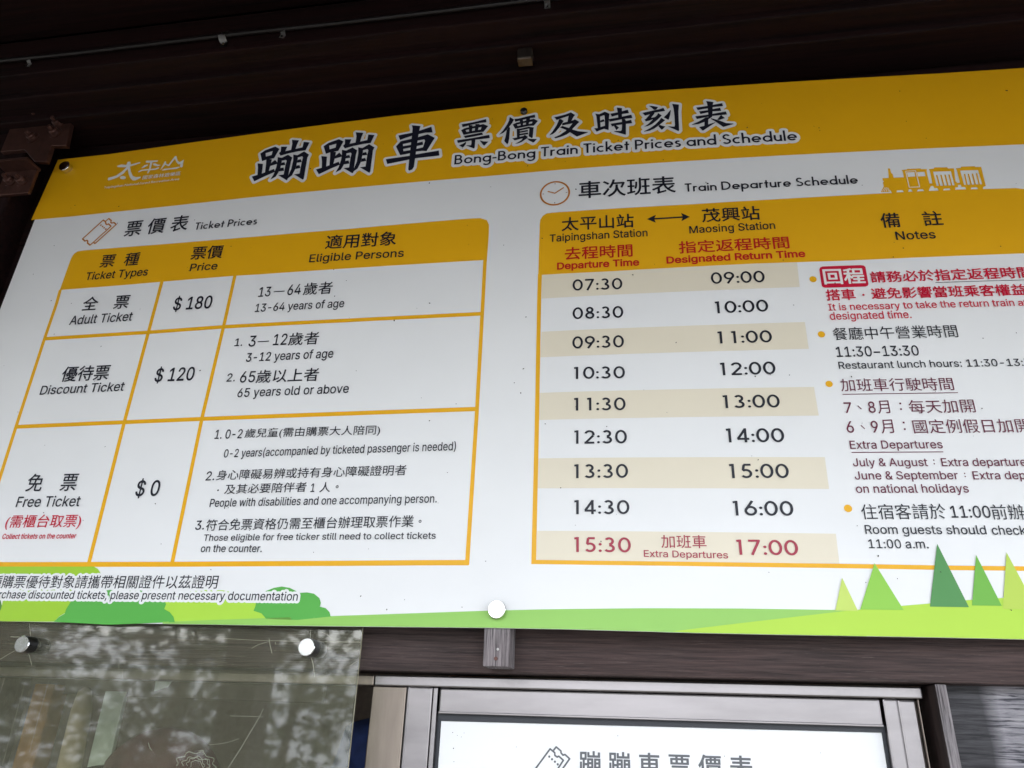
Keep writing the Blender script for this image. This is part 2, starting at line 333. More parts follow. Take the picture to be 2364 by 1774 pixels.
INTER = {" ":[188,[]],"$":[447,[[202,-74,202,583,244,583,244,-74],[224,-9,188,-7,156,-1,128,9,102,23,81,40,64,60,51,83,42,109,38,137,104,137,110,110,123,88,142,71,166,59,194,52,224,49,246,50,267,54,286,60,311,74,329,92,341,114,346,139,342,161,332,179,316,193,296,205,272,214,245,222,184,239,145,253,112,269,86,289,67,313,56,341,52,372,54,400,62,425,75,448,92,468,113,484,138,498,165,508,195,514,227,516,259,514,289,508,316,498,340,484,360,468,377,449,390,427,398,403,401,378,337,378,332,402,320,421,302,437,280,449,254,456,225,459,194,456,167,448,145,435,129,418,118,398,115,376,119,352,131,334,148,319,169,308,191,300,212,293,264,279,287,272,312,264,336,252,359,238,379,220,395,198,402,180,407,161,408,139,406,112,399,87,386,64,370,43,349,25,323,11,294,0,261,-7]]],"&":[448,[[197,-7,165,-5,136,1,110,12,88,26,69,42,54,62,43,84,36,108,34,133,37,163,47,189,63,213,85,235,101,249,120,264,140,279,216,335,226,343,237,352,246,363,255,375,260,389,262,405,258,427,245,445,226,457,201,461,184,459,168,453,155,444,145,431,139,416,137,399,139,380,145,363,155,346,169,327,185,307,204,284,438,0,364,0,171,231,121,293,108,310,96,327,87,344,78,370,75,398,77,420,82,440,91,458,109,481,134,499,154,507,176,512,200,513,224,512,246,507,266,499,290,482,308,459,320,433,324,404,322,382,315,362,305,342,291,325,275,308,256,293,154,217,135,202,121,188,110,174,100,154,97,131,100,108,109,87,124,70,143,57,166,49,193,46,223,50,251,59,269,69,286,81,301,95,315,112,327,131,336,151,343,174,348,198,349,224,408,224,406,194,403,167,397,144,385,115,371,92,357,75,345,62,333,47,315,30,294,17,271,7,246,-1,221,-5]]],"(":[273,[[89,207,90,244,94,283,101,324,109,364,119,403,132,441,145,477,160,510,177,539,236,539,219,503,204,466,191,428,179,390,169,351,161,313,156,276,152,241,151,207,152,176,155,145,160,115,167,83,177,50,188,16,202,-19,218,-57,236,-96,177,-96,150,-46,128,4,111,55,99,106,92,156]]],")":[273,[[37,-96,56,-56,72,-18,86,18,97,52,106,85,113,116,118,147,121,177,122,207,121,241,117,276,112,313,104,351,94,390,82,428,69,466,54,503,37,539,97,539,113,510,128,477,142,441,154,403,164,364,173,323,179,283,183,244,184,207,182,156,174,104,161,53,144,3,123,-47,97,-96]]],",":[188,[[38,-119,68,71,137,71,84,-119]]],"-":[453,[[337,244,337,188,114,188,114,244]]],".":[188,[[95,-4,78,-1,63,9,53,24,50,41,53,59,63,73,78,83,95,87,113,83,128,73,138,59,141,41,138,24,128,9,113,-1]]],"0":[453,[[227,-7,191,-3,158,7,130,24,105,48,85,77,69,113,57,155,50,202,48,254,50,306,57,353,69,395,85,431,106,461,130,484,159,502,191,512,227,516,262,512,295,502,323,484,348,461,368,431,384,395,396,353,403,306,405,254,403,202,396,155,384,113,368,77,348,48,323,24,295,7,263,-3],[227,50,250,52,271,60,290,74,306,92,320,116,330,144,338,176,342,213,344,254,342,295,338,332,330,365,320,393,306,416,290,435,271,449,250,457,227,460,203,457,182,449,163,435,147,416,134,393,123,365,115,332,111,295,109,254,111,213,115,176,123,144,134,116,147,92,163,74,182,60,203,52]]],"1":[453,[[76,0,76,55,391,55,391,0],[276,509,276,0,212,0,212,448,209,448,86,358,86,427,198,509]]],"2":[453,[[64,0,64,47,234,229,252,248,268,266,282,282,299,305,311,327,318,348,320,371,317,397,308,419,293,436,273,449,250,457,224,460,196,457,172,447,153,433,139,413,130,390,127,362,66,362,68,391,75,418,86,442,102,464,121,482,143,496,168,507,196,513,225,516,254,513,281,507,306,497,328,482,346,465,361,445,372,423,379,398,381,372,378,345,371,318,363,299,351,280,336,259,317,235,294,209,267,180,153,60,153,57,389,57,389,0]]],"3":[453,[[218,-7,188,-5,159,1,133,10,108,22,88,38,70,57,57,79,48,104,44,132,109,132,115,107,126,87,144,71,165,59,191,52,219,50,248,53,275,61,297,74,315,93,325,116,329,145,326,172,316,196,299,217,275,234,254,241,229,246,201,248,157,248,157,299,288,448,288,452,70,452,70,509,372,509,372,461,211,278,211,289,247,290,279,286,308,276,333,262,354,244,371,222,383,198,391,173,393,145,390,116,383,90,370,66,354,45,333,27,309,12,281,2,251,-5]]],"4":[453,[[40,105,40,158,247,509,311,509,109,166,109,163,413,163,413,105],[282,0,282,121,282,146,282,318,343,318,343,0]]],"5":[453,[[221,-7,192,-5,165,1,140,11,118,25,99,41,83,60,71,82,63,105,60,130,122,130,127,108,138,89,154,73,173,60,196,52,221,50,250,53,276,64,298,82,314,104,324,131,328,162,326,183,321,203,314,221,297,244,275,262,248,273,218,277,192,275,167,268,145,258,128,246,67,253,96,509,366,509,366,452,151,452,134,301,136,301,155,315,178,325,203,331,229,334,252,332,274,328,294,321,313,311,330,299,345,285,358,269,370,251,379,231,386,210,390,187,391,163,388,132,381,102,369,76,352,52,332,32,309,15,282,3,253,-4]]],"6":[453,[[226,-7,196,-4,168,3,142,15,119,31,100,51,84,74,73,101,66,130,64,162,65,187,71,212,80,239,93,268,112,302,137,340,252,509,322,509,151,261,145,261,154,275,165,288,179,299,196,307,214,312,235,314,265,312,291,305,316,295,337,280,355,262,370,240,380,215,387,187,389,157,387,127,379,98,368,73,352,50,333,30,310,14,284,3,257,-4],[226,48,254,52,279,63,299,79,314,101,324,128,327,157,324,187,314,213,299,235,279,251,254,262,226,265,198,262,174,252,153,235,138,214,128,188,125,158,128,128,138,102,153,79,174,63,198,52]]],"7":[453,[[97,0,323,448,323,452,62,452,62,509,391,509,391,449,165,0]]],"8":[453,[[226,-7,193,-5,163,1,136,11,111,25,91,42,74,62,62,84,54,109,52,135,53,156,58,176,65,195,81,220,101,241,125,256,153,265,153,267,129,276,109,289,93,308,80,330,73,354,70,380,73,405,79,429,90,450,106,469,124,485,146,498,170,508,197,514,226,516,255,514,282,508,306,498,328,485,346,469,361,450,373,429,379,405,382,380,379,354,372,330,359,308,343,289,323,276,300,267,300,265,327,256,351,241,372,220,387,195,395,176,399,156,401,135,398,109,391,84,378,62,362,42,341,25,317,11,289,1,259,-5],[226,49,258,52,285,60,307,74,323,91,333,113,337,139,333,165,322,189,305,208,283,223,256,232,226,235,196,232,169,223,147,208,130,189,119,165,115,139,119,113,129,91,145,74,167,60,185,54,205,50],[226,290,252,292,274,300,293,313,307,330,316,351,319,376,316,399,308,420,294,437,275,449,252,457,226,460,200,457,177,449,159,437,145,420,136,399,133,376,136,351,145,330,159,313,178,300,201,292]]],"9":[453,[[226,516,256,513,285,506,310,494,333,478,352,458,368,434,380,408,387,378,389,347,387,322,382,296,373,270,359,240,340,207,315,168,200,0,130,0,301,248,307,248,299,234,287,221,273,210,257,202,238,196,218,195,188,197,161,203,137,214,116,229,98,247,83,269,72,294,66,321,64,352,66,382,73,411,85,436,101,459,120,479,143,494,168,506,196,513],[226,460,199,457,174,446,154,429,138,407,129,381,125,352,129,322,138,295,154,274,174,257,199,247,226,243,254,247,279,257,299,273,314,295,324,321,327,350,324,381,314,407,299,429,279,446,254,457]]],":":[188,[[95,-4,78,-1,63,9,53,24,50,41,53,59,63,73,78,83,95,87,113,83,128,73,138,59,141,41,138,24,128,9,113,-1],[95,271,78,274,63,284,53,299,50,316,53,334,63,349,78,359,95,362,113,359,128,349,138,334,141,316,138,299,128,284,113,274]]],"A":[480,[[16,0,201,509,276,509,463,0,395,0,287,302,280,323,272,346,264,372,255,402,244,438,232,478,245,478,233,437,222,402,213,371,204,345,197,322,191,302,85,0],[110,142,110,199,370,199,370,142]]],"C":[510,[[267,-7,225,-3,186,7,150,25,119,49,92,79,70,115,53,157,44,203,40,254,44,305,53,352,70,393,92,429,119,459,150,484,186,501,225,512,267,516,293,514,317,511,340,504,362,496,383,485,402,471,419,456,435,438,448,418,459,397,467,373,473,348,408,348,401,373,389,395,375,413,357,428,337,440,315,449,292,454,267,456,237,453,209,445,184,432,161,414,141,391,125,364,113,332,106,295,103,254,106,213,113,177,125,145,141,117,161,94,184,76,210,63,237,56,267,53,292,55,315,60,337,69,357,81,375,96,389,114,401,136,408,160,473,160,467,135,459,112,448,91,435,71,420,53,402,38,383,24,363,13,341,5,317,-2,293,-6]]],"D":[502,[[219,0,96,0,96,57,215,57,254,60,288,68,318,81,343,99,363,122,379,149,390,181,397,216,399,255,397,294,390,329,379,361,364,388,344,410,320,428,291,441,258,449,221,452,93,452,93,509,225,509,273,505,315,495,353,478,385,455,412,426,433,391,449,351,458,306,462,255,458,205,449,159,433,119,411,83,384,54,351,31,312,14,268,3],[125,509,125,0,60,0,60,509]]],"E":[419,[[60,0,60,509,372,509,372,452,125,452,125,286,355,286,355,229,125,229,125,57,375,57,375,0]]],"F":[410,[[60,0,60,509,369,509,369,452,125,452,125,278,346,278,346,221,125,221,125,0]]],"H":[517,[[60,0,60,509,125,509,125,289,392,289,392,509,457,509,457,0,392,0,392,232,125,232,125,0]]],"I":[300,[[31,0,31,57,118,57,118,452,31,452,31,509,269,509,269,452,183,452,183,57,269,57,269,0]]],"J":[396,[[185,-7,143,-2,106,11,75,33,52,63,38,100,33,145,33,173,98,173,98,145,100,117,108,93,122,74,139,61,160,53,185,50,209,53,230,61,248,74,261,93,269,117,272,145,272,509,336,509,336,145,332,100,318,63,294,33,263,11,227,-2]]],"M":[628,[[60,0,60,509,152,509,277,187,282,174,287,159,299,123,305,103,311,84,322,49,307,49,318,83,330,121,342,158,348,174,352,187,476,509,568,509,568,0,504,0,504,291,504,327,505,369,506,413,507,457,513,457,505,433,498,409,482,363,474,341,467,322,456,291,342,0,286,0,170,291,165,304,159,321,145,361,137,384,129,408,121,432,112,457,119,457,120,416,121,372,122,328,122,291,122,0]]],"N":[523,[[60,0,60,509,136,509,343,183,352,169,363,151,375,130,388,107,401,82,414,55,405,54,402,81,401,108,400,134,399,157,399,195,399,509,463,509,463,0,387,0,202,290,190,310,177,331,164,354,148,381,108,452,119,454,122,384,123,354,124,328,125,307,125,291,125,0]]],"P":[445,[[60,0,60,509,235,509,272,506,305,499,332,487,356,471,375,452,390,430,400,404,407,377,409,348,407,318,400,291,390,265,375,243,356,223,332,207,305,195,272,188,235,186,109,186,109,242,233,242,257,244,279,248,297,256,318,272,333,294,342,319,344,348,342,376,333,402,318,423,297,439,279,446,257,451,232,452,125,452,125,0]]],"R":[449,[[60,0,60,509,236,509,273,506,305,500,333,489,356,473,376,455,390,433,401,408,407,381,409,352,407,323,401,296,390,271,376,250,356,232,333,217,305,206,273,200,236,198,96,198,96,255,234,255,258,256,280,260,298,267,319,281,334,300,342,324,345,352,342,380,334,405,319,425,298,440,279,446,258,451,233,452,125,452,125,0],[353,0,230,229,303,229,428,0]]],"S":[447,[[224,-9,188,-7,156,-1,128,9,102,23,81,40,64,60,51,83,42,109,38,137,104,137,110,110,123,88,142,71,166,59,194,52,224,49,246,50,267,54,286,60,311,74,329,92,341,114,346,139,342,161,332,179,316,193,296,205,272,214,245,222,184,239,145,253,112,269,86,289,67,313,56,341,52,372,54,400,62,425,75,448,92,468,113,484,138,498,165,508,195,514,227,516,259,514,289,508,316,498,340,484,360,468,377,449,390,427,398,403,401,378,337,378,332,402,320,421,302,437,280,449,254,456,225,459,194,456,167,448,145,435,129,418,118,398,115,376,119,352,131,334,148,319,169,308,191,300,212,293,264,279,287,272,312,264,336,252,359,238,379,220,395,198,402,180,407,161,408,139,406,112,399,87,386,64,370,43,349,25,323,11,294,0,261,-7]]],"T":[449,[[32,452,32,509,417,509,417,452,257,452,257,0,193,0,193,452]]],"a":[389,[[160,-9,137,-7,115,-3,94,5,76,15,60,29,48,45,38,63,32,84,30,108,34,138,43,161,58,179,78,193,100,203,125,211,152,216,178,220,209,224,234,227,252,230,265,235,273,243,276,255,276,257,273,279,267,297,256,311,240,322,220,329,196,331,171,329,149,322,132,313,118,301,107,288,100,274,41,291,51,313,64,331,79,346,95,358,114,368,133,375,153,380,173,383,194,384,215,383,239,379,263,372,286,360,306,343,322,320,330,301,335,278,337,251,337,0,277,0,277,52,272,52,264,38,252,25,236,12,215,1,190,-6],[170,45,202,49,228,59,248,74,263,93,272,115,276,138,276,190,270,186,259,182,246,179,231,176,216,173,200,171,175,168,154,164,134,159,117,150,103,139,95,124,92,105,94,87,102,72,114,61,130,52,149,47]]],"b":[424,[[229,-8,198,-5,172,4,153,17,138,31,127,46,118,59,112,59,112,0,53,0,53,509,114,509,114,319,118,319,127,331,137,346,152,360,171,373,197,381,229,384,259,382,287,374,313,361,335,342,354,320,370,293,381,261,388,227,390,189,388,151,381,116,370,84,355,57,336,34,313,16,288,3,260,-6],[220,47,242,49,262,55,279,66,294,80,306,97,316,117,323,139,327,163,328,189,327,215,323,239,316,261,307,281,295,298,280,311,262,322,243,328,220,330,198,328,178,322,161,312,147,299,134,282,125,263,118,241,114,216,113,189,114,162,118,138,125,115,135,95,147,78,162,65,179,55,198,49]]],"c":[396,[[207,-8,174,-5,144,3,117,16,93,35,72,58,56,85,44,116,37,150,34,187,37,225,44,260,56,291,72,318,93,341,117,360,144,374,174,382,207,384,234,383,260,377,284,368,305,356,324,341,340,322,353,301,362,277,303,262,298,276,290,289,281,301,270,311,257,319,242,325,226,329,207,330,184,328,163,321,145,310,130,296,118,278,108,258,102,236,98,212,96,187,98,163,102,139,108,117,118,97,130,80,145,66,163,55,184,49,207,46,226,48,243,52,258,58,271,66,282,76,292,89,299,102,304,117,363,102,354,78,341,56,325,37,306,21,285,9,261,-1,235,-6]]],"d":[424,[[195,-8,165,-6,137,3,111,16,89,34,70,57,55,84,43,116,36,151,34,189,36,227,43,261,55,293,70,320,89,342,112,361,137,374,165,382,196,384,228,381,253,373,272,360,287,346,298,331,306,319,311,319,311,509,372,509,372,0,313,0,313,59,307,59,298,46,287,31,272,17,252,4,227,-5],[205,47,226,49,246,55,263,65,278,78,290,95,299,115,306,138,310,162,312,189,310,216,306,241,300,263,290,282,278,299,263,312,246,322,227,328,205,330,182,328,162,322,145,311,130,298,118,281,108,261,102,239,98,215,96,189,98,163,102,139,109,117,118,97,130,80,145,66,162,55,182,49]]],"e":[404,[[212,-8,177,-5,145,3,117,16,92,35,72,58,56,85,44,116,37,150,34,187,36,224,44,258,55,290,71,317,91,340,115,359,142,373,172,382,205,384,226,383,246,380,266,374,285,366,303,355,319,341,334,324,347,305,357,282,365,256,370,227,371,194,371,169,75,169,75,221,338,221,310,202,308,226,304,248,298,269,283,294,263,314,237,326,205,330,183,328,164,323,146,313,125,294,109,270,99,241,96,211,96,178,98,151,102,127,110,106,121,88,135,73,151,61,169,53,190,48,212,46,234,48,254,53,271,61,285,73,297,88,306,105,365,91,353,63,335,39,320,26,302,14,283,4,261,-3,237,-7]]],"f":[254,[[228,379,228,327,6,327,6,379],[81,0,81,432,84,461,96,486,113,505,135,519,161,527,187,530,207,529,222,527,234,524,243,521,227,468,215,472,206,473,195,474,171,470,154,460,145,443,142,419,142,0]]],"g":[425,[[207,-151,180,-149,156,-146,134,-140,105,-127,82,-110,64,-91,51,-69,101,-41,110,-53,122,-66,136,-78,154,-88,178,-95,207,-97,236,-95,261,-87,282,-75,298,-58,308,-34,311,-6,311,68,306,68,298,56,287,41,272,28,252,16,227,8,195,5,165,7,138,14,113,27,90,43,71,65,55,90,43,120,36,154,34,191,36,229,43,263,55,293,71,320,90,342,112,361,138,374,166,382,196,384,228,382,253,373,273,360,288,346,299,331,308,319,313,319,313,379,372,379,372,-9,370,-40,363,-67,350,-90,334,-109,314,-124,291,-136,265,-144,237,-149],[205,59,227,61,246,66,264,75,285,95,300,121,307,142,311,166,312,193,311,219,307,242,300,264,291,283,279,299,264,312,247,322,227,328,205,330,182,328,163,322,145,312,130,298,118,282,109,262,102,241,98,218,96,193,98,167,102,144,109,123,124,96,145,76,163,66,183,61]]],"h":[410,[[114,227,114,0,53,0,53,509,114,509,114,287,102,287,116,319,132,344,152,362,175,374,200,382,227,384,252,383,275,377,295,369,313,356,328,340,341,321,350,298,355,271,357,240,357,0,296,0,296,235,293,263,286,286,273,304,256,318,235,326,210,329,184,326,161,317,141,303,126,283,117,257]]],"i":[167,[[53,0,53,379,114,379,114,0],[84,443,67,446,54,455,44,468,41,483,44,499,54,512,67,521,84,524,100,521,114,512,123,499,126,483,123,468,114,455,100,446]]],"k":[381,[[110,137,110,212,121,212,284,379,360,379,184,199,177,199],[53,0,53,509,114,509,114,0],[294,0,148,186,191,229,372,0]]],"l":[189,[[139,-2,112,0,91,8,74,20,62,37,55,59,53,84,53,509,114,509,114,99,115,77,120,62,130,54,146,52,160,53,170,54,181,3,172,1,162,-1,151,-2]]],"m":[610,[[53,0,53,379,112,379,112,295,108,295,118,323,132,346,151,363,172,376,195,384,219,386,245,383,268,375,287,361,303,342,314,320,321,295,312,295,322,321,337,343,357,361,381,375,407,383,437,386,458,385,478,380,497,372,514,361,529,346,541,328,550,307,555,283,557,255,557,0,496,0,496,254,493,279,485,298,473,313,447,326,419,330,395,328,374,320,358,307,345,290,338,270,335,247,335,0,274,0,274,260,269,288,253,311,229,326,199,330,178,328,158,320,140,307,126,289,117,266,114,238,114,0]]],"n":[410,[[114,227,114,0,53,0,53,379,112,379,112,287,102,287,116,319,132,344,152,362,175,374,200,382,227,384,252,383,275,377,295,369,313,356,328,340,341,321,350,298,355,271,357,240,357,0,296,0,296,235,293,263,286,286,273,304,256,318,235,326,210,329,184,326,161,317,141,303,126,283,117,257]]],"o":[415,[[207,-8,174,-5,144,3,117,16,93,35,72,58,56,85,44,116,37,150,34,187,37,225,44,260,56,291,72,318,93,341,117,360,144,374,174,382,207,384,241,382,271,374,299,360,323,341,343,318,359,291,371,260,379,225,381,187,379,150,371,116,359,85,343,58,323,35,299,16,271,3,241,-5],[207,46,231,49,252,55,270,66,285,80,298,97,307,117,314,139,318,163,319,187,318,212,314,236,307,258,298,278,285,296,270,310,252,321,231,328,207,330,184,328,163,321,145,310,130,296,118,278,108,258,102,236,98,212,96,187,98,163,102,139,108,117,118,97,130,80,145,66,163,55,184,49]]],"p":[424,[[53,-143,53,379,112,379,112,319,118,319,126,331,137,346,152,360,171,373,197,381,229,384,259,382,287,374,313,361,335,342,354,320,370,293,381,261,388,227,390,189,388,151,381,116,370,84,355,57,336,34,313,16,288,3,260,-6,229,-8,198,-5,173,4,153,17,138,31,127,46,118,59,114,59,114,-143],[220,47,242,49,262,55,279,66,294,80,306,97,316,117,323,139,327,163,328,189,327,215,323,239,316,261,307,281,295,298,280,311,262,322,243,328,220,330,198,328,178,322,161,312,147,299,134,282,125,263,118,241,114,216,113,189,114,162,118,138,125,115,135,95,147,78,162,65,179,55,198,49]]],"r":[259,[[53,0,53,379,112,379,112,321,115,321,130,347,152,367,171,377,191,383,213,385,229,384,243,384,243,322,230,324,219,325,207,326,182,323,159,315,140,301,126,284,117,262,114,237,114,0]]],"s":[365,[[182,-8,157,-7,133,-3,112,3,93,12,76,24,62,38,50,54,41,73,36,94,94,107,105,79,124,60,150,49,181,45,206,47,227,53,244,62,262,81,268,103,265,121,254,136,237,147,212,155,149,170,118,180,92,192,72,208,58,227,50,249,47,274,49,295,55,314,65,332,79,347,95,360,115,370,137,378,161,383,187,384,212,383,234,379,254,372,279,358,299,339,314,316,324,290,268,277,258,298,243,316,219,328,187,333,156,329,131,317,114,299,109,277,112,258,124,243,144,232,172,223,229,209,261,200,287,187,306,171,320,153,328,131,331,107,329,85,323,65,312,47,298,31,281,18,260,6,236,-2,210,-7]]],"t":[227,[[204,379,204,327,6,327,6,379],[65,471,126,471,126,98,128,76,136,61,150,53,170,50,185,51,202,54,213,2,203,-1,192,-3,180,-4,168,-4,138,-1,113,7,92,21,77,41,68,64,65,93]]],"u":[410,[[182,-5,158,-3,135,2,115,11,97,23,82,39,69,59,60,82,54,109,53,139,53,379,114,379,114,144,116,117,124,94,137,75,154,61,175,53,200,50,226,53,249,62,268,77,283,97,293,122,296,153,296,379,357,379,357,0,298,0,298,92,307,92,294,60,277,35,257,17,234,5,209,-3]]],"v":[389,[[163,0,17,379,84,379,165,155,173,132,180,110,187,87,193,64,199,42,206,21,184,21,191,42,197,64,203,87,209,110,216,132,224,155,305,379,371,379,226,0]]],"w":[567,[[138,0,23,379,87,379,133,214,140,190,147,164,154,137,161,107,168,75,175,41,165,41,172,74,179,105,186,135,192,163,199,189,206,214,252,379,316,379,362,214,368,189,375,163,382,136,388,106,395,75,402,41,391,41,399,75,406,106,413,135,420,163,427,189,434,214,480,379,545,379,429,0,368,0,319,172,305,225,297,252,291,280,277,338,291,338,277,280,270,252,263,225,255,198,248,172,199,0]]],"x":[379,[[21,0,171,218,171,171,29,379,100,379,147,306,159,287,170,270,179,253,193,229,207,206,175,206,190,229,202,253,211,270,222,287,233,306,282,379,352,379,209,169,209,214,358,0,287,0,231,85,214,112,200,136,187,159,173,182,205,182,191,159,178,136,165,112,148,85,91,0]]],"y":[389,[[47,-139,61,-86,71,-87,88,-90,104,-89,118,-84,130,-74,141,-58,151,-36,163,-1,17,379,84,379,165,155,173,132,180,109,187,87,193,64,199,42,206,21,184,21,190,42,196,64,202,87,209,110,216,132,224,155,305,379,371,379,204,-58,191,-85,177,-107,159,-124,139,-136,117,-143,91,-145,77,-145,65,-143,54,-141]]],"−":[453,[[386,228,386,170,67,170,67,228]]]}
def font_mesh(s):
    cu = bpy.data.curves.new('lettering', 'FONT'); cu.body = s; cu.size = 1; cu.resolution_u = 4; cu.fill_mode = 'FRONT'
    o = bpy.data.objects.new('lettering', cu); COL.objects.link(o)
    dg = bpy.context.evaluated_depsgraph_get(); dg.update(); me = o.evaluated_get(dg).to_mesh()
    v = [(q.co.x, q.co.y) for q in me.vertices]; f = [list(p.vertices) for p in me.polygons]
    o.evaluated_get(dg).to_mesh_clear(); bpy.data.objects.remove(o); bpy.data.curves.remove(cu); return v, f
def march(Fv, x0, z0, step):
    """filled mesh of the region Fv <= 0 on a grid"""
    nx, nz = Fv.shape; v = []; f = []; vid = {}
    def vert(k, p):
        if k not in vid: vid[k] = len(v); v.append(p)
        return vid[k]
    mn = np.minimum(np.minimum(Fv[:-1, :-1], Fv[1:, :-1]), np.minimum(Fv[1:, 1:], Fv[:-1, 1:]))
    for i, j in zip(*np.nonzero(mn <= 0)):
        i = int(i); j = int(j)
        c = [(i, j), (i+1, j), (i+1, j+1), (i, j+1)]; val = [Fv[q] for q in c]; poly = []
        for k in range(4):
            a, b = c[k], c[(k+1) % 4]; fa, fb = val[k], val[(k+1) % 4]
            if fa <= 0: poly.append(vert(a, (x0+step*a[0], z0+step*a[1])))
            if (fa <= 0) != (fb <= 0):
                t = fa/(fa-fb); kk = (a, b) if a < b else (b, a)
                poly.append(vert(kk, (x0+step*(a[0]+(b[0]-a[0])*t), z0+step*(a[1]+(b[1]-a[1])*t))))
        if len(poly) >= 3: f.append(poly)
    return v, f
def dist_grid(segs, r, step, reach):
    S = np.array(segs, float); x0, z0 = S.reshape(-1, 2).min(0)-r-2*step; x1, z1 = S.reshape(-1, 2).max(0)+r+2*step
    nx, nz = int((x1-x0)/step)+2, int((z1-z0)/step)+2; Dm = np.full((nx, nz), 1e9)
    for a, b in zip(S[:, 0], S[:, 1]):
        i0 = max(int((min(a[0], b[0])-reach-x0)/step), 0); i1 = min(int((max(a[0], b[0])+reach-x0)/step)+2, nx)
        j0 = max(int((min(a[1], b[1])-reach-z0)/step), 0); j1 = min(int((max(a[1], b[1])+reach-z0)/step)+2, nz)
        X = (x0+step*np.arange(i0, i1))[:, None]; Z = (z0+step*np.arange(j0, j1))[None]
        d = b-a; l = max(d@d, 1e-9); t = np.clip(((X-a[0])*d[0]+(Z-a[1])*d[1])/l, 0, 1)
        Dm[i0:i1, j0:j1] = np.minimum(Dm[i0:i1, j0:j1], np.hypot(X-a[0]-t*d[0], Z-a[1]-t*d[1]))
    return Dm, x0, z0
def pen_glyph(contours, w):
    """outline glyph from its contours: non-zero winding on a grid, moved out by w em"""
    C = [np.array(c, float).reshape(-1, 2) for c in contours]; w *= 1000; step = 8.0
    E = [(c[i], c[(i+1) % len(c)]) for c in C for i in range(len(c))]
    Dm, x0, z0 = dist_grid(E, w, step, 60); X = (x0+step*np.arange(Dm.shape[0]))[:, None]; Z = (z0+step*np.arange(Dm.shape[1]))[None]
    wn = np.zeros(Dm.shape, int)
    for a, b in E:
        s = (b[0]-a[0])*(Z-a[1])-(b[1]-a[1])*(X-a[0])
        wn += ((a[1] <= Z) & (b[1] > Z) & (s > 0)).astype(int)-((a[1] > Z) & (b[1] <= Z) & (s < 0)).astype(int)
    o, g = march(np.where(wn != 0, -np.minimum(Dm, 60), np.minimum(Dm, 60))-w, x0, z0, step)
    return [(a/1000, b/1000) for a, b in o], g
def embolden(v, f, w):
    """the same glyph with its outline moved out by w em (signed distance, contoured)"""
    V = np.array(v)*1000; w *= 1000; step = 9.5
    E = edges_of([tuple(q) for q in V], f); Dm, x0, z0 = dist_grid(E, w, step, 60)
    ins = np.zeros(Dm.shape, bool)
    for t in f:
        for k in range(1, len(t)-1):
            p, q, r = V[t[0]], V[t[k]], V[t[k+1]]; mn = np.minimum(np.minimum(p, q), r); mx = np.maximum(np.maximum(p, q), r)
            i0 = max(int((mn[0]-x0)/step), 0); i1 = int((mx[0]-x0)/step)+2; j0 = max(int((mn[1]-z0)/step), 0); j1 = int((mx[1]-z0)/step)+2
            X = (x0+step*np.arange(i0, min(i1, Dm.shape[0])))[:, None]; Z = (z0+step*np.arange(j0, min(j1, Dm.shape[1])))[None]
            cr = lambda a, b: (b[0]-a[0])*(Z-a[1])-(b[1]-a[1])*(X-a[0])
            c1, c2, c3 = cr(p, q), cr(q, r), cr(r, p)
            ins[i0:i1, j0:j1] |= ((c1 >= 0) & (c2 >= 0) & (c3 >= 0)) | ((c1 <= 0) & (c2 <= 0) & (c3 <= 0))
    o, g = march(np.where(ins, -np.minimum(Dm, 60), np.minimum(Dm, 60))-w, x0, z0, step)
    return [(a/1000, b/1000) for a, b in o], g
GC = {}; ADV = {}
def glyph(ch, w, kind):
    if (ch, w, kind) not in GC:
        if ch in ' \u3000': v, f = [], []
        elif kind == 'L': v, f = pen_glyph(INTER[ch][1], w+.0065)
        else:
            v, f = font_mesh(ch)
            if w: v, f = embolden(v, f, w)
        GC[(ch, w, kind)] = (v, f)
    if (ch, kind) not in ADV:
        if kind == 'L': ADV[(ch, kind)] = INTER[ch][0]/1000
        else:
            ext = lambda s: (lambda x: max(x)-min(x))([q[0] for q in font_mesh(s)[0]])
            ADV[(ch, kind)] = ext('\u7968'+ch+'\u7968')-ext('\u7968\u7968')
    return GC[(ch, w, kind)]
def text_font(s, weight=0.0, kind='L'):
    v, f = [], []; x = 0
    for ch in s:
        gv, gf = glyph(ch, weight, kind); k = len(v); v += [(a+x, b) for a, b in gv]; f += [[i+k for i in t] for t in gf]; x += ADV[(ch, kind)]
    return v, f
_top = lambda ch: max(max(c[1::2]) for c in INTER[ch][1])/1000
REFH = dict(cap=_top('H'), asc=_top('d'), dig=_top('1'))
def lay_text(it):
    _, part, s, font, mode, ref, x0, z0, x1, z1, hh, col, w, halo = it
    if font == 'f': v, f = text_futura(s); top = 1.0; bot = 0
    else:
        if mode == 'L': w *= REFH['cap']/.727
        v, f = text_font(s, w, mode)
        if mode == 'C': bot = min(q[1] for q in v); top = max(q[1] for q in v)
        else: bot = 0; top = REFH[ref]+w
    mn = min(q[0] for q in v); mx_ = max(q[0] for q in v)
    out = []
    for a, b in v:
        u = (a-mn)/(mx_-mn); t = (b-bot)/(top-bot); out.append((x0+(x1-x0)*u, z0+(z1-z0)*u+hh*t))
    return out, f
def edges_of(v, f):
    key = {}; rid = []
    for q in v: rid.append(key.setdefault((round(q[0], 2), round(q[1], 2)), len(key)))
    cnt = {}
    for t in f:
        for i in range(len(t)):
            a, b = rid[t[i]], rid[t[(i+1) % len(t)]]
            if a != b: cnt[(min(a, b), max(a, b))] = cnt.get((min(a, b), max(a, b)), 0)+1
    P = list(key.keys()); return [(P[a], P[b]) for (a, b), c in cnt.items() if c == 1]
def halo_mesh(segs, r, step=1.15):
    """outline at distance r round the segments"""
    Dm, x0, z0 = dist_grid(segs, r, step, r*1.6)
    return march(np.minimum(Dm, r*3)-r, x0, z0, step)
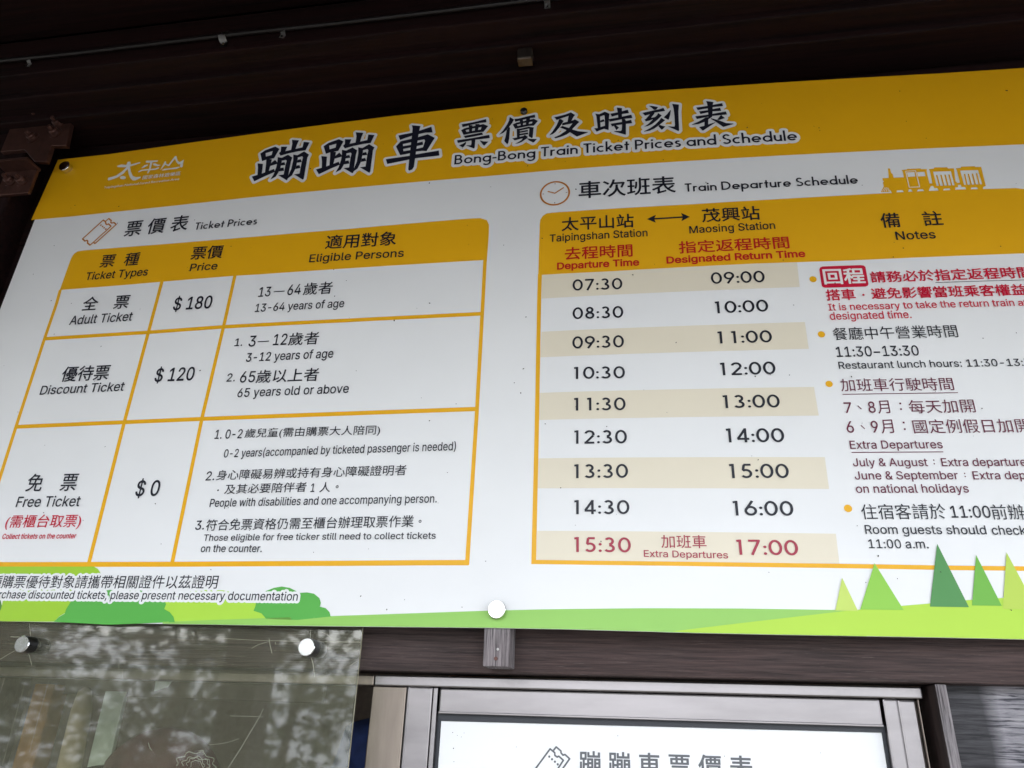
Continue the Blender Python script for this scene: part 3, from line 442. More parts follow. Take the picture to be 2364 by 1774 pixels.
def shape_of(it):
    """(layer, colour, vertices, faces) of a print record"""
    k = it[0]
    if k == 'P': return it[3], it[2], *union2d(it[4], it[5])
    if k == 'L':
        hw = it[5]/2; ps = []
        for l in it[4]:
            closed = abs(l[0][0]-l[-1][0])+abs(l[0][1]-l[-1][1]) < .05
            for a, b in zip(l, l[1:]): ps.append(rect(a, b, hw))
            for c in l[1:-1] + ([l[0]] if closed else []): ps.append(disc(c, hw, 12))
        return it[3], it[2], *union2d(ps)
    if k == 'C':
        v, f = [], []; ring = it[5]
        for x, z, r in it[4]:
            if ring:
                q = len(v); n = 48; v += disc((x, z), r, n)+disc((x, z), r-ring, n); f += [[q+i, q+(i+1) % n, q+n+(i+1) % n, q+n+i] for i in range(n)]
            else:
                q = len(v); v += disc((x, z), r, 22); f.append(list(range(q, q+22)))
        return it[3], it[2], v, f
PRINT = [
["B","board",[[-1351.8,1205.4],[-1212.2,1202.9],[-983.9,1207.6],[-713.5,1212.8],[-508.6,1216.7],[-312.2,1218.8],[-123.4,1217.3],[146.4,1214.8],[319.4,1214.3],[623.1,1213.2],[784.7,1214.9],[835.8,1214.9]],[[-1364.6,1028.3],[-1261.6,1026.0],[-994.4,1025.7],[-784.3,1026.7],[-393.5,1025.3],[-210.6,1024.0],[134.2,1024.0],[298.6,1024.6],[587.0,1024.2],[739.9,1023.4],[835.8,1023.4]],[[-1370.3,135.1],[-1111.2,135.1],[-936.3,134.8],[-613.1,134.5],[-463.3,135.1],[-250.5,136.5],[-115.6,136.4],[77.3,134.8],[201.0,135.0],[417.8,136.1],[532.8,136.3],[835.8,136.3]]],
["P","price_table","y",1,[[[-1212.8,825.6],[-1220.0,825.6],[-1218.3,904.2],[-1217.3,912.5],[-1214.6,919.5],[-1207.4,924.8],[-1193.4,926.1],[-1170.2,925.9],[-968.3,922.0],[-763.7,919.7],[-569.7,918.8],[-384.8,920.2],[-308.5,920.5],[-287.1,919.4],[-273.5,913.0],[-268.5,900.9],[-267.9,880.0],[-268.0,859.4],[-268.6,815.0],[-275.6,818.6],[-376.5,819.7],[-745.2,823.2],[-804.2,824.6],[-973.2,824.7],[-1067.8,824.4]]],[],0],
["L","price_table","y",1,[[[-1218.7,826.1],[-1216.6,792.8],[-1216.9,694.8],[-1214.4,506.4],[-1212.1,403.7],[-1205.1,234.2]]],7.65],
["L","price_table","y",2,[[[-970.4,828.0],[-969.9,731.5],[-969.0,501.7],[-963.2,235.8]]],7.67],
["L","price_table","y",2,[[[-801.5,828.0],[-801.1,719.2],[-803.3,510.9],[-797.9,235.4]]],7.31],
["L","price_table","y",1,[[[-272.5,824.3],[-271.8,760.2],[-270.5,501.0],[-271.5,233.5]]],7.02],
["L","price_table","y",2,[[[-1215.7,705.2],[-972.1,703.3],[-801.7,704.0],[-540.1,700.8],[-272.6,698.5]]],8.04],
["L","price_table","y",2,[[[-1213.3,506.3],[-967.6,505.8],[-802.5,505.7],[-513.5,505.1],[-273.1,505.3]]],8.11],
["L","price_table","y",1,[[[-1207.1,234.5],[-966.5,233.9],[-778.7,233.8],[-476.9,235.3],[-342.9,236.4],[-268.7,236.7]]],8.6],
["T","price_table","票 價 表","n","C","cap",-1098.9,951.6,-943.4,952.7,42.8,"k",0.01,0],
["T","price_table","Ticket Prices","f","L","cap",-924.4,952.1,-776.8,951.2,19.1,"k",0.0,0],
["T","price_table","票  種","n","C","cap",-1136.7,874.2,-1041.0,872.3,33.6,"k",0.01,0],
["T","price_table","Ticket Types","n","L","cap",-1162.5,844.9,-1010.0,843.7,19.4,"k",0.004,0],
["T","price_table","票價","n","C","cap",-915.8,873.4,-841.7,871.5,33.5,"k",0.01,0],
["T","price_table","Price","n","L","cap",-910.3,845.0,-846.4,844.0,18.0,"k",0.004,0],
["T","price_table","全　票","n","C","cap",-1147.9,766.4,-1035.2,764.4,34.5,"k",0.01,0],
["T","price_table","Adult Ticket","n","L","asc",-1166.6,734.6,-1017.1,733.9,21.2,"k",0.002,0],
["T","price_table","$ 180","n","L","dig",-926.9,751.6,-839.4,750.0,29.3,"k",0.006,0],
["T","price_table","優待票","n","C","cap",-1144.1,600.4,-1033.7,599.2,34.7,"k",0.01,0],
["T","price_table","Discount Ticket","n","L","cap",-1182.9,574.4,-990.2,573.5,19.5,"k",0.002,0],
["T","price_table","$ 120","n","L","dig",-926.7,589.6,-841.0,588.5,28.3,"k",0.006,0],
["T","price_table","適用對象","n","C","cap",-610.2,870.9,-457.8,867.9,35.1,"k",0.01,0],
["T","price_table","Eligible Persons","n","L","cap",-640.1,842.7,-438.7,839.1,18.5,"k",0.004,0],
["T","price_table","13","n","L","dig",-738.2,768.2,-712.0,768.0,22.2,"k",0.0,0],
["L","price_table","k",3,[[[-705.9,777.9],[-682.1,777.6]]],2.06],
["T","price_table","64","n","L","dig",-675.2,767.4,-646.5,767.4,23.9,"k",0.0,0],
["T","price_table","歲者","n","C","cap",-641.2,764.5,-579.5,763.6,28.8,"k",0.006,0],
["T","price_table","13-64 years of age","n","L","dig",-738.7,733.2,-549.4,731.0,18.1,"k",0.0,0],
["T","price_table","1.","n","L","dig",-767.6,657.9,-751.0,657.7,16.6,"k",0.0,0],
["T","price_table","3","n","L","dig",-737.6,655.1,-722.9,655.1,23.4,"k",0.0,0],
["L","price_table","k",3,[[[-719.1,664.9],[-695.1,664.8]]],2.0],
["T","price_table","12","n","L","dig",-685.4,654.9,-657.0,654.6,23.9,"k",0.0,0],
["T","price_table","歲者","n","C","cap",-653.7,652.1,-590.9,651.3,28.1,"k",0.006,0],
["T","price_table","3-12 years of age","n","L","dig",-736.1,621.9,-556.2,621.1,18.5,"k",0.0,0],
["T","price_table","2.","n","L","dig",-768.4,581.2,-750.7,581.1,16.8,"k",0.0,0],
["T","price_table","65","n","L","dig",-740.2,577.8,-709.1,577.3,23.2,"k",0.0,0],
["T","price_table","歲以上者","n","C","cap",-706.4,574.7,-579.0,573.2,27.8,"k",0.006,0],
["T","price_table","65 years old or above","n","L","dig",-738.9,547.1,-515.2,546.5,18.0,"k",0.0,0],
["T","price_table","1. 0-2","n","L","dig",-767.6,464.1,-712.3,463.5,17.6,"k",0.0,0],
["T","price_table","歲兒童(需由購票大人陪同)","n","C","cap",-707.0,461.1,-444.9,459.4,21.0,"k",0.004,0],
["T","price_table","0-2 years(accompanied by ticketed passenger is needed)","n","L","dig",-741.1,426.9,-303.6,429.1,15.4,"k",0.0,0],
["T","price_table","2.","n","L","dig",-767.7,383.8,-750.4,384.2,16.6,"k",0.0,0],
["T","price_table","身心障礙易辨或持有身心障礙證明者","n","C","cap",-746.9,383.6,-388.8,385.5,19.2,"k",0.004,0],
["C","price_table","k",3,[[-738.3,365.0,1.68]],0],
["T","price_table","及其必要陪伴者","n","C","cap",-725.0,357.4,-568.7,359.0,18.1,"k",0.004,0],
["T","price_table","1","n","L","dig",-560.2,358.4,-552.9,358.8,15.1,"k",0.0,0],
["T","price_table","人","n","C","cap",-543.5,357.6,-524.0,357.8,18.2,"k",0.004,0],
["C","price_table","k",3,[[-511.8,367.2,2.61],[-356.3,304.8,2.44]],1.2],
["T","price_table","People with disabilities and one accompanying person.","n","L","cap",-748.4,334.6,-330.2,336.7,14.4,"k",0.0,0],
["T","price_table","3.","n","L","dig",-767.6,293.5,-750.2,294.1,16.2,"k",0.0,0],
["T","price_table","符合免票資格仍需至櫃台辦理取票作業","n","C","cap",-746.9,291.5,-367.2,295.1,20.2,"k",0.004,0],
["T","price_table","Those eligible for free ticker still need to collect tickets","n","L","cap",-746.7,273.9,-327.2,275.4,11.1,"k",0.0,0],
["T","price_table","on the counter.","n","L","asc",-747.6,254.5,-632.4,254.1,12.7,"k",0.0,0],
["T","price_table","免　票","n","C","cap",-1144.7,370.9,-1034.3,370.0,35.4,"k",0.008,0],
["T","price_table","Free Ticket","n","L","cap",-1154.2,341.4,-1016.4,340.6,19.8,"k",0.0,0],
["T","price_table","(需櫃台取票)","n","C","cap",-1164.2,297.9,-1002.5,297.1,28.2,"r",0.004,0],
["T","price_table","Collect tickets on the counter","n","L","cap",-1161.6,281.1,-1004.3,280.7,9.4,"r",0.008,0],
["T","price_table","$ 0","n","L","dig",-905.1,357.8,-856.7,357.4,28.9,"k",0.006,0],
["P","schedule_table","y",1,[[[-160.4,775.9],[-167.3,775.6],[-167.3,830.5],[-166.9,891.4],[-165.9,903.8],[-161.3,912.7],[-153.7,917.8],[-142.6,918.8],[127.4,918.4],[455.0,922.7],[595.0,924.3],[702.5,922.8],[721.3,918.6],[730.1,906.4],[729.9,887.0],[721.4,839.9],[709.5,781.5],[595.2,780.5],[376.2,777.6],[226.1,778.4],[-39.3,775.1]]],[],0],
["L","schedule_table","y",1,[[[-164.1,778.2],[-164.5,733.4],[-163.2,456.9],[-163.2,235.1]]],7.54],
["L","schedule_table","y",1,[[[706.9,785.2],[685.9,630.8],[634.7,232.4]]],6.37],
["L","schedule_table","y",1,[[[-166.7,237.9],[-75.4,237.0],[148.4,236.0],[310.9,235.7],[455.9,235.0],[555.9,235.4],[634.3,235.1]]],6.61],
["P","stripe","be",1,[[[-160.4,775.9],[-39.3,775.1],[226.1,778.4],[301.6,777.8],[299.9,725.9],[-160.0,723.7]]],[],0],
["P","stripe","be",1,[[[-158.8,653.5],[300.0,654.6],[300.0,602.4],[-159.9,601.5]]],[],0],
["P","stripe","be",1,[[[-160.3,531.8],[299.4,531.0],[300.3,479.4],[-160.4,480.7]]],[],0],
["P","stripe","be",1,[[[-159.3,411.0],[300.2,407.7],[299.7,355.2],[-160.0,358.8]]],[],0],
["P","stripe","be",1,[[[-158.8,287.8],[300.0,284.5],[298.9,238.7],[-159.8,241.0]]],[],0],
["T","schedule_table","車次班表","n","C","cap",-90.7,946.9,97.2,946.2,42.4,"k",0.01,0],
["T","schedule_table","Train Departure Schedule","f","L","cap",114.3,947.8,432.3,947.3,20.0,"k",0.0,0],
["T","schedule_table","太平山站","n","C","cap",-123.9,872.0,14.4,871.0,32.3,"k",0.01,0],
["T","schedule_table","Taipingshan Station","n","L","cap",-146.6,849.0,39.2,849.1,16.7,"k",0.003,0],
["T","schedule_table","茂興站","n","C","cap",141.5,874.0,247.7,874.2,31.9,"k",0.01,0],
["T","schedule_table","Maosing Station","n","L","cap",116.6,850.6,272.1,852.4,16.2,"k",0.003,0],
["T","schedule_table","去程時間","n","C","cap",-117.2,804.8,10.1,804.8,28.8,"rd",0.012,0],
["T","schedule_table","Departure Time","n","L","cap",-131.6,785.1,21.4,784.7,15.0,"rd",0.022,0],
["T","schedule_table","指定返程時間","n","C","cap",95.0,806.1,292.5,807.7,27.4,"rd",0.012,0],
["T","schedule_table","Designated Return Time","n","L","cap",71.2,786.0,317.6,788.4,14.7,"rd",0.022,0],
["T","schedule_table","備　註","n","C","cap",457.7,844.5,564.0,845.2,32.8,"k",0.01,0],
["T","schedule_table","Notes","n","L","cap",477.9,817.7,545.5,818.2,17.5,"k",0.004,0],
["P","schedule_table","k",3,[[[39.4,888.7],[56.8,897.8],[52.9,888.3],[55.9,879.0]],[[119.4,888.8],[103.7,899.0],[106.6,889.6],[103.4,879.6]]],[],0],
["L","schedule_table","k",3,[[[52.0,888.4],[107.4,889.0]]],3.46],
["T","schedule_table","07:30","f","L","cap",-102.2,736.4,-10.7,734.5,24.4,"k",0.0,0],
["T","schedule_table","08:30","f","L","cap",-102.0,675.7,-10.6,674.4,24.7,"k",0.0,0],
["T","schedule_table","09:30","f","L","cap",-102.4,615.6,-11.1,614.4,24.6,"k",0.0,0],
["T","schedule_table","10:30","f","L","cap",-99.6,555.6,-10.9,554.1,23.5,"k",0.0,0],
["T","schedule_table","11:30","f","L","cap",-99.5,495.7,-11.4,494.1,23.9,"k",0.0,0],
["T","schedule_table","09:00","f","L","cap",148.1,737.8,242.1,737.5,24.5,"k",0.0,0],
["T","schedule_table","10:00","f","L","cap",150.7,676.4,241.9,677.2,24.5,"k",0.0,0],
["T","schedule_table","11:00","f","L","cap",150.5,616.2,241.8,615.9,24.0,"k",0.0,0],
["T","schedule_table","12:00","f","L","cap",150.3,555.0,241.2,555.3,24.1,"k",0.0,0],
["T","schedule_table","13:00","f","L","cap",149.8,494.5,241.4,494.2,23.7,"k",0.0,0],
["T","schedule_table","12:30","f","L","cap",-99.2,435.2,-10.8,434.3,24.2,"k",0.0,0],
["T","schedule_table","13:30","f","L","cap",-99.1,375.0,-10.7,374.5,24.0,"k",0.0,0],
["T","schedule_table","14:30","f","L","cap",-99.0,314.5,-10.3,314.2,23.3,"k",0.0,0],
["T","schedule_table","15:30","f","L","cap",-99.0,253.5,-9.9,253.0,23.8,"r2",0.0,0],
["T","schedule_table","14:00","f","L","cap",150.2,433.6,241.7,433.2,24.6,"k",0.0,0],
["T","schedule_table","15:00","f","L","cap",150.2,372.9,242.0,372.6,24.1,"k",0.0,0],
["T","schedule_table","16:00","f","L","cap",150.6,311.9,241.9,311.7,23.8,"k",0.0,0],
["T","schedule_table","17:00","f","L","cap",150.8,250.8,241.7,250.6,23.5,"r2",0.0,0],
["T","schedule_table","加班車","n","C","cap",37.2,260.5,105.9,260.2,20.6,"r2",0.002,0],
["T","schedule_table","Extra Departures","n","L","cap",9.7,246.5,136.9,245.1,10.4,"r2",0.0,0],
["P","notes","r",3,[[[337.8,760.6],[339.9,764.7],[344.3,766.7],[409.3,766.7],[414.4,765.6],[416.5,762.2],[416.1,727.4],[414.5,723.8],[410.3,722.0],[342.9,722.2],[339.1,723.4],[337.4,726.5]]],[],0],
["T","notes","回程","n","C","cap",342.3,728.5,412.1,728.0,32.6,"w2",0.022,0],
["T","notes","請務必於指定返程時間","n","C","cap",421.4,728.9,686.1,730.3,23.5,"r",0.016,0],
["L","notes","k",3,[[[526.7,726.0],[599.2,726.6],[685.2,726.7]]],1.02],
["T","notes","搭車　避免影響當班乘客權益","n","C","cap",341.9,695.3,669.0,696.0,23.1,"r",0.016,0],
["C","notes","r",3,[[404.3,705.2,1.9]],0],
["T","notes","It is necessary to take the return train","n","L","cap",342.4,675.5,644.0,675.7,13.4,"r",0.0,0],
["T","notes","at the","n","L","asc",650.1,675.8,693.3,675.9,12.3,"r",0.0,0],
["T","notes","designated time.","n","L","asc",342.3,657.2,475.5,656.7,14.7,"r",0.0,0],
["T","notes","餐廳中午營業時間","n","C","cap",342.8,616.8,543.0,617.7,24.7,"k",0.0,0],
["T","notes","11:30−13:30","n","L","dig",343.2,585.5,475.0,585.2,18.7,"k",0.0,0],
["T","notes","Restaurant lunch hours: 11:30-13:30","n","L","cap",343.7,562.9,654.7,563.1,13.0,"k",0.0,0],
["T","notes","加班車行駛時間","n","C","cap",341.7,521.4,517.2,520.9,23.1,"p",0.0,0],
["L","notes","p",3,[[[342.6,516.4],[434.8,516.5],[521.4,516.7]]],1.31],
["T","notes","7","n","L","dig",341.8,483.1,353.2,483.1,18.5,"p",0.0,0],
["L","notes","p",3,[[[363.3,495.9],[368.2,489.6]]],1.62],
["T","notes","8","n","L","dig",379.2,483.0,390.0,483.2,19.2,"p",0.0,0],
["T","notes","月","n","C","cap",393.4,481.0,412.0,481.7,22.7,"p",0.0,0],
["P","notes","p",3,[[[428.4,500.2],[431.1,500.2],[431.0,497.2],[428.2,497.3]],[[427.8,490.3],[430.6,490.3],[430.4,487.3],[427.7,487.4]]],[],0],
["T","notes","每天加開","n","C","cap",441.7,480.8,541.8,481.6,23.7,"p",0.0,0],
["T","notes","6","n","L","dig",340.2,448.8,351.5,448.9,19.5,"p",0.0,0],
["L","notes","p",3,[[[363.0,461.3],[368.1,455.1]]],1.6],
["T","notes","9","n","L","dig",378.1,448.7,389.0,448.8,19.6,"p",0.0,0],
["T","notes","月","n","C","cap",392.9,446.6,412.1,447.5,23.4,"p",0.0,0],
["P","notes","p",3,[[[427.8,466.9],[430.7,466.9],[430.5,463.8],[427.6,463.9]],[[427.6,455.6],[430.4,455.6],[430.2,452.5],[427.4,452.5]]],[],0],
["T","notes","國定例假日加開","n","C","cap",441.9,446.4,616.1,447.0,23.8,"p",0.0,0],
["T","notes","Extra Departures","n","L","cap",341.0,421.2,480.3,421.3,13.5,"p",0.0,0],
["L","notes","p",3,[[[342.0,415.2],[479.5,415.4]]],1.42],
["T","notes","July & August","n","L","cap",341.1,391.9,452.7,391.9,13.0,"p",0.0,0],
["C","notes","p",3,[[462.7,401.8,1.08],[462.4,395.8,1.08],[503.7,380.1,1.06],[503.6,375.1,1.06]],0],
["T","notes","Extra departures","n","L","cap",473.1,391.7,605.6,392.3,13.0,"p",0.0,0],
["T","notes","June & September","n","L","cap",340.6,370.3,493.2,370.7,13.0,"p",0.0,0],
["T","notes","Extra departures","n","L","cap",514.8,370.4,648.4,371.3,12.8,"p",0.0,0],
["T","notes","on national holidays","n","L","asc",339.4,348.6,504.1,349.5,13.4,"p",0.0,0],
["T","notes","住宿客請於","n","C","cap",341.8,306.5,464.2,307.8,24.1,"k",0.0,0],
["T","notes","11:00","n","L","dig",471.1,310.2,527.6,310.5,18.1,"k",0.0,0],
["T","notes","前辦","n","C","cap",529.0,307.4,575.0,307.8,23.6,"k",0.0,0],
["T","notes","Room guests should","n","L","cap",343.0,284.5,515.7,285.2,13.3,"k",0.0,0],
["T","notes","check","n","L","asc",523.5,284.8,571.1,284.9,13.6,"k",0.0,0],
["T","notes","11:00 a.m.","n","L","dig",344.8,262.6,429.8,263.2,13.3,"k",0.0,0],
["C","notes","y",3,[[324.5,740.7,6.2],[324.1,629.4,5.98],[324.1,535.7,5.8]],0],
["C","notes","y",3,[[323.4,324.0,6.0]],0],
["P","title","n",5,[[[-807.1,1120.1],[-793.3,1116.6],[-791.0,1088.9],[-800.9,1086.6],[-803.6,1106.9]],[[-813.9,1083.8],[-801.3,1086.6],[-791.4,1088.9],[-774.9,1094.7],[-763.5,1098.9],[-759.4,1090.2],[-780.2,1081.5],[-805.2,1069.4]],[[-787.8,1130.9],[-773.7,1126.9],[-774.0,1116.4],[-774.3,1108.5],[-775.1,1093.8],[-783.8,1091.4],[-785.6,1113.4]],[[-774.0,1116.4],[-765.7,1124.6],[-758.7,1116.2],[-758.5,1112.3],[-774.3,1108.5]],[[-759.5,1142.8],[-756.1,1147.7],[-745.0,1146.7],[-721.5,1149.9],[-705.1,1152.3],[-695.3,1142.6],[-713.3,1142.2],[-735.3,1139.3],[-754.4,1135.1]],[[-757.6,1161.3],[-742.3,1159.3],[-745.0,1146.7],[-755.7,1145.0]],[[-734.6,1178.5],[-716.6,1174.3],[-719.5,1162.6],[-721.1,1149.4],[-731.3,1147.2],[-731.7,1166.9]],[[-704.1,1167.7],[-689.6,1164.5],[-696.0,1142.2],[-705.1,1149.1],[-704.5,1156.2]],[[-760.5,1131.9],[-750.2,1128.3],[-748.4,1117.6],[-748.5,1100.2],[-751.4,1086.7],[-755.6,1076.0],[-766.9,1069.6],[-761.6,1082.7],[-758.7,1103.1],[-758.8,1117.1]],[[-760.5,1131.9],[-750.2,1128.3],[-736.6,1135.5],[-724.5,1125.6],[-726.0,1114.8],[-725.6,1075.9],[-725.3,1065.6],[-727.4,1062.9],[-749.7,1079.6],[-737.2,1079.8],[-737.4,1105.8],[-736.5,1117.9],[-739.1,1121.2],[-748.4,1120.2]],[[-748.3,1114.1],[-741.2,1114.9],[-737.9,1106.7],[-748.6,1106.3]],[[-748.4,1099.3],[-740.9,1099.7],[-737.9,1090.6],[-751.1,1090.1]],[[-723.5,1134.2],[-713.3,1130.7],[-710.7,1121.7],[-711.1,1101.7],[-712.4,1089.7],[-716.9,1074.8],[-725.9,1067.4],[-725.5,1075.4],[-721.4,1093.4],[-721.0,1117.7]],[[-723.5,1134.2],[-713.3,1130.7],[-698.9,1140.0],[-685.4,1129.0],[-688.0,1120.6],[-687.1,1062.8],[-688.8,1059.7],[-712.2,1077.3],[-699.5,1077.9],[-699.5,1108.9],[-698.6,1122.8],[-701.3,1126.6],[-711.0,1124.3]],[[-710.5,1117.3],[-703.1,1118.5],[-699.2,1109.8],[-711.0,1109.5]],[[-711.0,1101.2],[-703.6,1102.1],[-699.7,1093.4],[-712.0,1091.8]],[[-805.7,1147.9],[-795.5,1155.9],[-772.3,1163.6],[-760.5,1155.4],[-769.0,1129.8],[-787.0,1128.1],[-797.2,1125.0]]],[[[-792.8,1147.5],[-776.4,1151.0],[-776.6,1140.1],[-790.1,1136.9]]],6.3],
["P","title","n",5,[[[-655.2,1121.2],[-641.5,1117.7],[-639.2,1089.9],[-649.0,1087.7],[-651.8,1108.0]],[[-662.1,1084.9],[-649.4,1087.7],[-639.6,1090.0],[-623.0,1095.8],[-611.7,1100.0],[-607.6,1091.3],[-628.3,1082.6],[-653.3,1070.5]],[[-635.9,1132.0],[-621.8,1128.0],[-622.1,1117.5],[-622.5,1109.6],[-623.3,1094.9],[-632.0,1092.5],[-633.7,1114.5]],[[-622.1,1117.5],[-613.8,1125.7],[-606.9,1117.3],[-606.7,1113.4],[-622.5,1109.6]],[[-607.6,1143.9],[-604.3,1148.8],[-593.2,1147.8],[-569.6,1151.0],[-553.3,1153.3],[-543.5,1143.7],[-561.4,1143.3],[-583.5,1140.4],[-602.6,1136.1]],[[-605.8,1162.4],[-590.5,1160.4],[-593.2,1147.8],[-603.9,1146.1]],[[-582.8,1179.6],[-564.7,1175.4],[-567.6,1163.7],[-569.2,1150.5],[-579.5,1148.3],[-579.8,1167.9]],[[-552.3,1168.8],[-537.8,1165.6],[-544.1,1143.3],[-553.3,1150.2],[-552.7,1157.3]],[[-608.7,1132.9],[-598.4,1129.4],[-596.5,1118.7],[-596.7,1101.2],[-599.5,1087.7],[-603.8,1077.1],[-615.1,1070.7],[-609.8,1083.8],[-606.9,1104.2],[-607.0,1118.2]],[[-608.7,1132.9],[-598.4,1129.4],[-584.8,1136.5],[-572.7,1126.7],[-574.2,1115.9],[-573.7,1076.9],[-573.5,1066.7],[-575.6,1063.9],[-597.8,1080.7],[-585.3,1080.9],[-585.6,1106.8],[-584.7,1118.9],[-587.3,1122.3],[-596.5,1121.3]],[[-596.4,1115.2],[-589.3,1116.0],[-586.1,1107.8],[-596.8,1107.3]],[[-596.6,1100.4],[-589.1,1100.8],[-586.1,1091.7],[-599.3,1091.2]],[[-571.6,1135.3],[-561.4,1131.8],[-558.9,1122.7],[-559.2,1102.8],[-560.6,1090.8],[-565.1,1075.9],[-574.0,1068.4],[-573.7,1076.5],[-569.6,1094.5],[-569.1,1118.8]],[[-571.6,1135.3],[-561.4,1131.8],[-547.1,1141.0],[-533.6,1130.1],[-536.2,1121.7],[-535.3,1063.9],[-537.0,1060.7],[-560.4,1078.4],[-547.7,1079.0],[-547.6,1110.0],[-546.8,1123.9],[-549.4,1127.7],[-559.2,1125.4]],[[-558.7,1118.3],[-551.3,1119.6],[-547.4,1110.9],[-559.1,1110.6]],[[-559.2,1102.3],[-551.8,1103.2],[-547.8,1094.5],[-560.1,1092.9]],[[-653.9,1149.0],[-643.6,1157.0],[-620.4,1164.7],[-608.6,1156.5],[-617.1,1130.9],[-635.2,1129.2],[-645.3,1126.1]]],[[[-640.9,1148.6],[-624.5,1152.1],[-624.8,1141.2],[-638.3,1138.0]]],6.3],
["P","title","n",5,[[[-454.2,1182.6],[-434.3,1177.7],[-435.9,1164.2],[-436.6,1149.3],[-437.3,1118.9],[-438.0,1088.9],[-438.6,1065.3],[-441.4,1058.9],[-448.0,1056.3],[-450.4,1059.9],[-450.9,1086.2],[-451.0,1116.2],[-451.2,1161.7],[-451.6,1173.3]],[[-482.3,1157.3],[-451.1,1161.0],[-435.2,1164.8],[-409.2,1172.7],[-405.3,1156.1],[-421.2,1157.5],[-437.1,1155.1],[-451.7,1152.1],[-465.4,1148.1],[-477.0,1143.8]],[[-484.4,1126.4],[-475.2,1140.1],[-450.5,1144.0],[-449.6,1134.4],[-469.4,1131.5],[-466.3,1111.1],[-450.7,1112.4],[-450.5,1103.8],[-472.3,1101.1]],[[-437.1,1146.7],[-415.5,1151.9],[-399.1,1140.2],[-414.2,1105.3],[-423.1,1107.2],[-438.3,1106.9],[-438.3,1114.1],[-423.2,1116.7],[-419.9,1134.1],[-422.4,1138.7],[-437.6,1137.1]],[[-469.5,1125.4],[-450.0,1127.1],[-450.7,1119.8],[-468.3,1117.4]],[[-437.7,1130.4],[-425.3,1133.0],[-423.5,1124.1],[-438.3,1121.8]],[[-503.7,1093.7],[-451.3,1096.9],[-437.6,1099.1],[-387.2,1103.8],[-384.8,1089.9],[-438.0,1088.5],[-451.0,1086.6],[-499.1,1080.3]]],[],6.3],
["P","title","n",5,[[[-341.6,1170.9],[-318.0,1172.8],[-288.7,1178.7],[-287.2,1169.4],[-302.3,1169.5],[-321.6,1166.4],[-339.1,1162.4]],[[-326.2,1166.1],[-317.8,1165.0],[-317.0,1159.6],[-325.0,1158.1]],[[-311.4,1167.6],[-302.1,1166.4],[-301.9,1163.0],[-311.0,1160.7]],[[-341.8,1154.4],[-334.2,1158.7],[-302.4,1164.0],[-294.0,1165.4],[-283.0,1158.4],[-292.2,1143.8],[-316.3,1142.8],[-335.5,1140.3]],[[-335.1,1137.5],[-295.2,1142.1],[-292.9,1135.6],[-331.3,1131.2]],[[-349.0,1127.3],[-317.9,1129.0],[-279.4,1133.6],[-277.8,1124.6],[-308.9,1123.9],[-327.1,1121.9],[-346.7,1119.4]],[[-317.8,1127.7],[-308.8,1126.0],[-309.1,1103.1],[-310.4,1099.9],[-328.3,1110.8],[-317.4,1109.8],[-316.8,1116.1]],[[-328.5,1121.1],[-329.0,1114.5],[-333.8,1106.6],[-335.7,1105.9],[-343.4,1112.6],[-334.9,1116.4]],[[-299.8,1121.3],[-290.8,1117.1],[-280.4,1115.2],[-288.5,1105.1],[-291.2,1107.5]]],[[[-332.2,1153.2],[-324.5,1154.4],[-324.1,1147.8],[-329.6,1147.6]],[[-317.3,1155.9],[-311.5,1156.4],[-311.6,1149.6],[-317.8,1148.9]],[[-303.8,1157.0],[-297.3,1157.7],[-298.8,1150.5],[-304.6,1150.3]]],6.3],
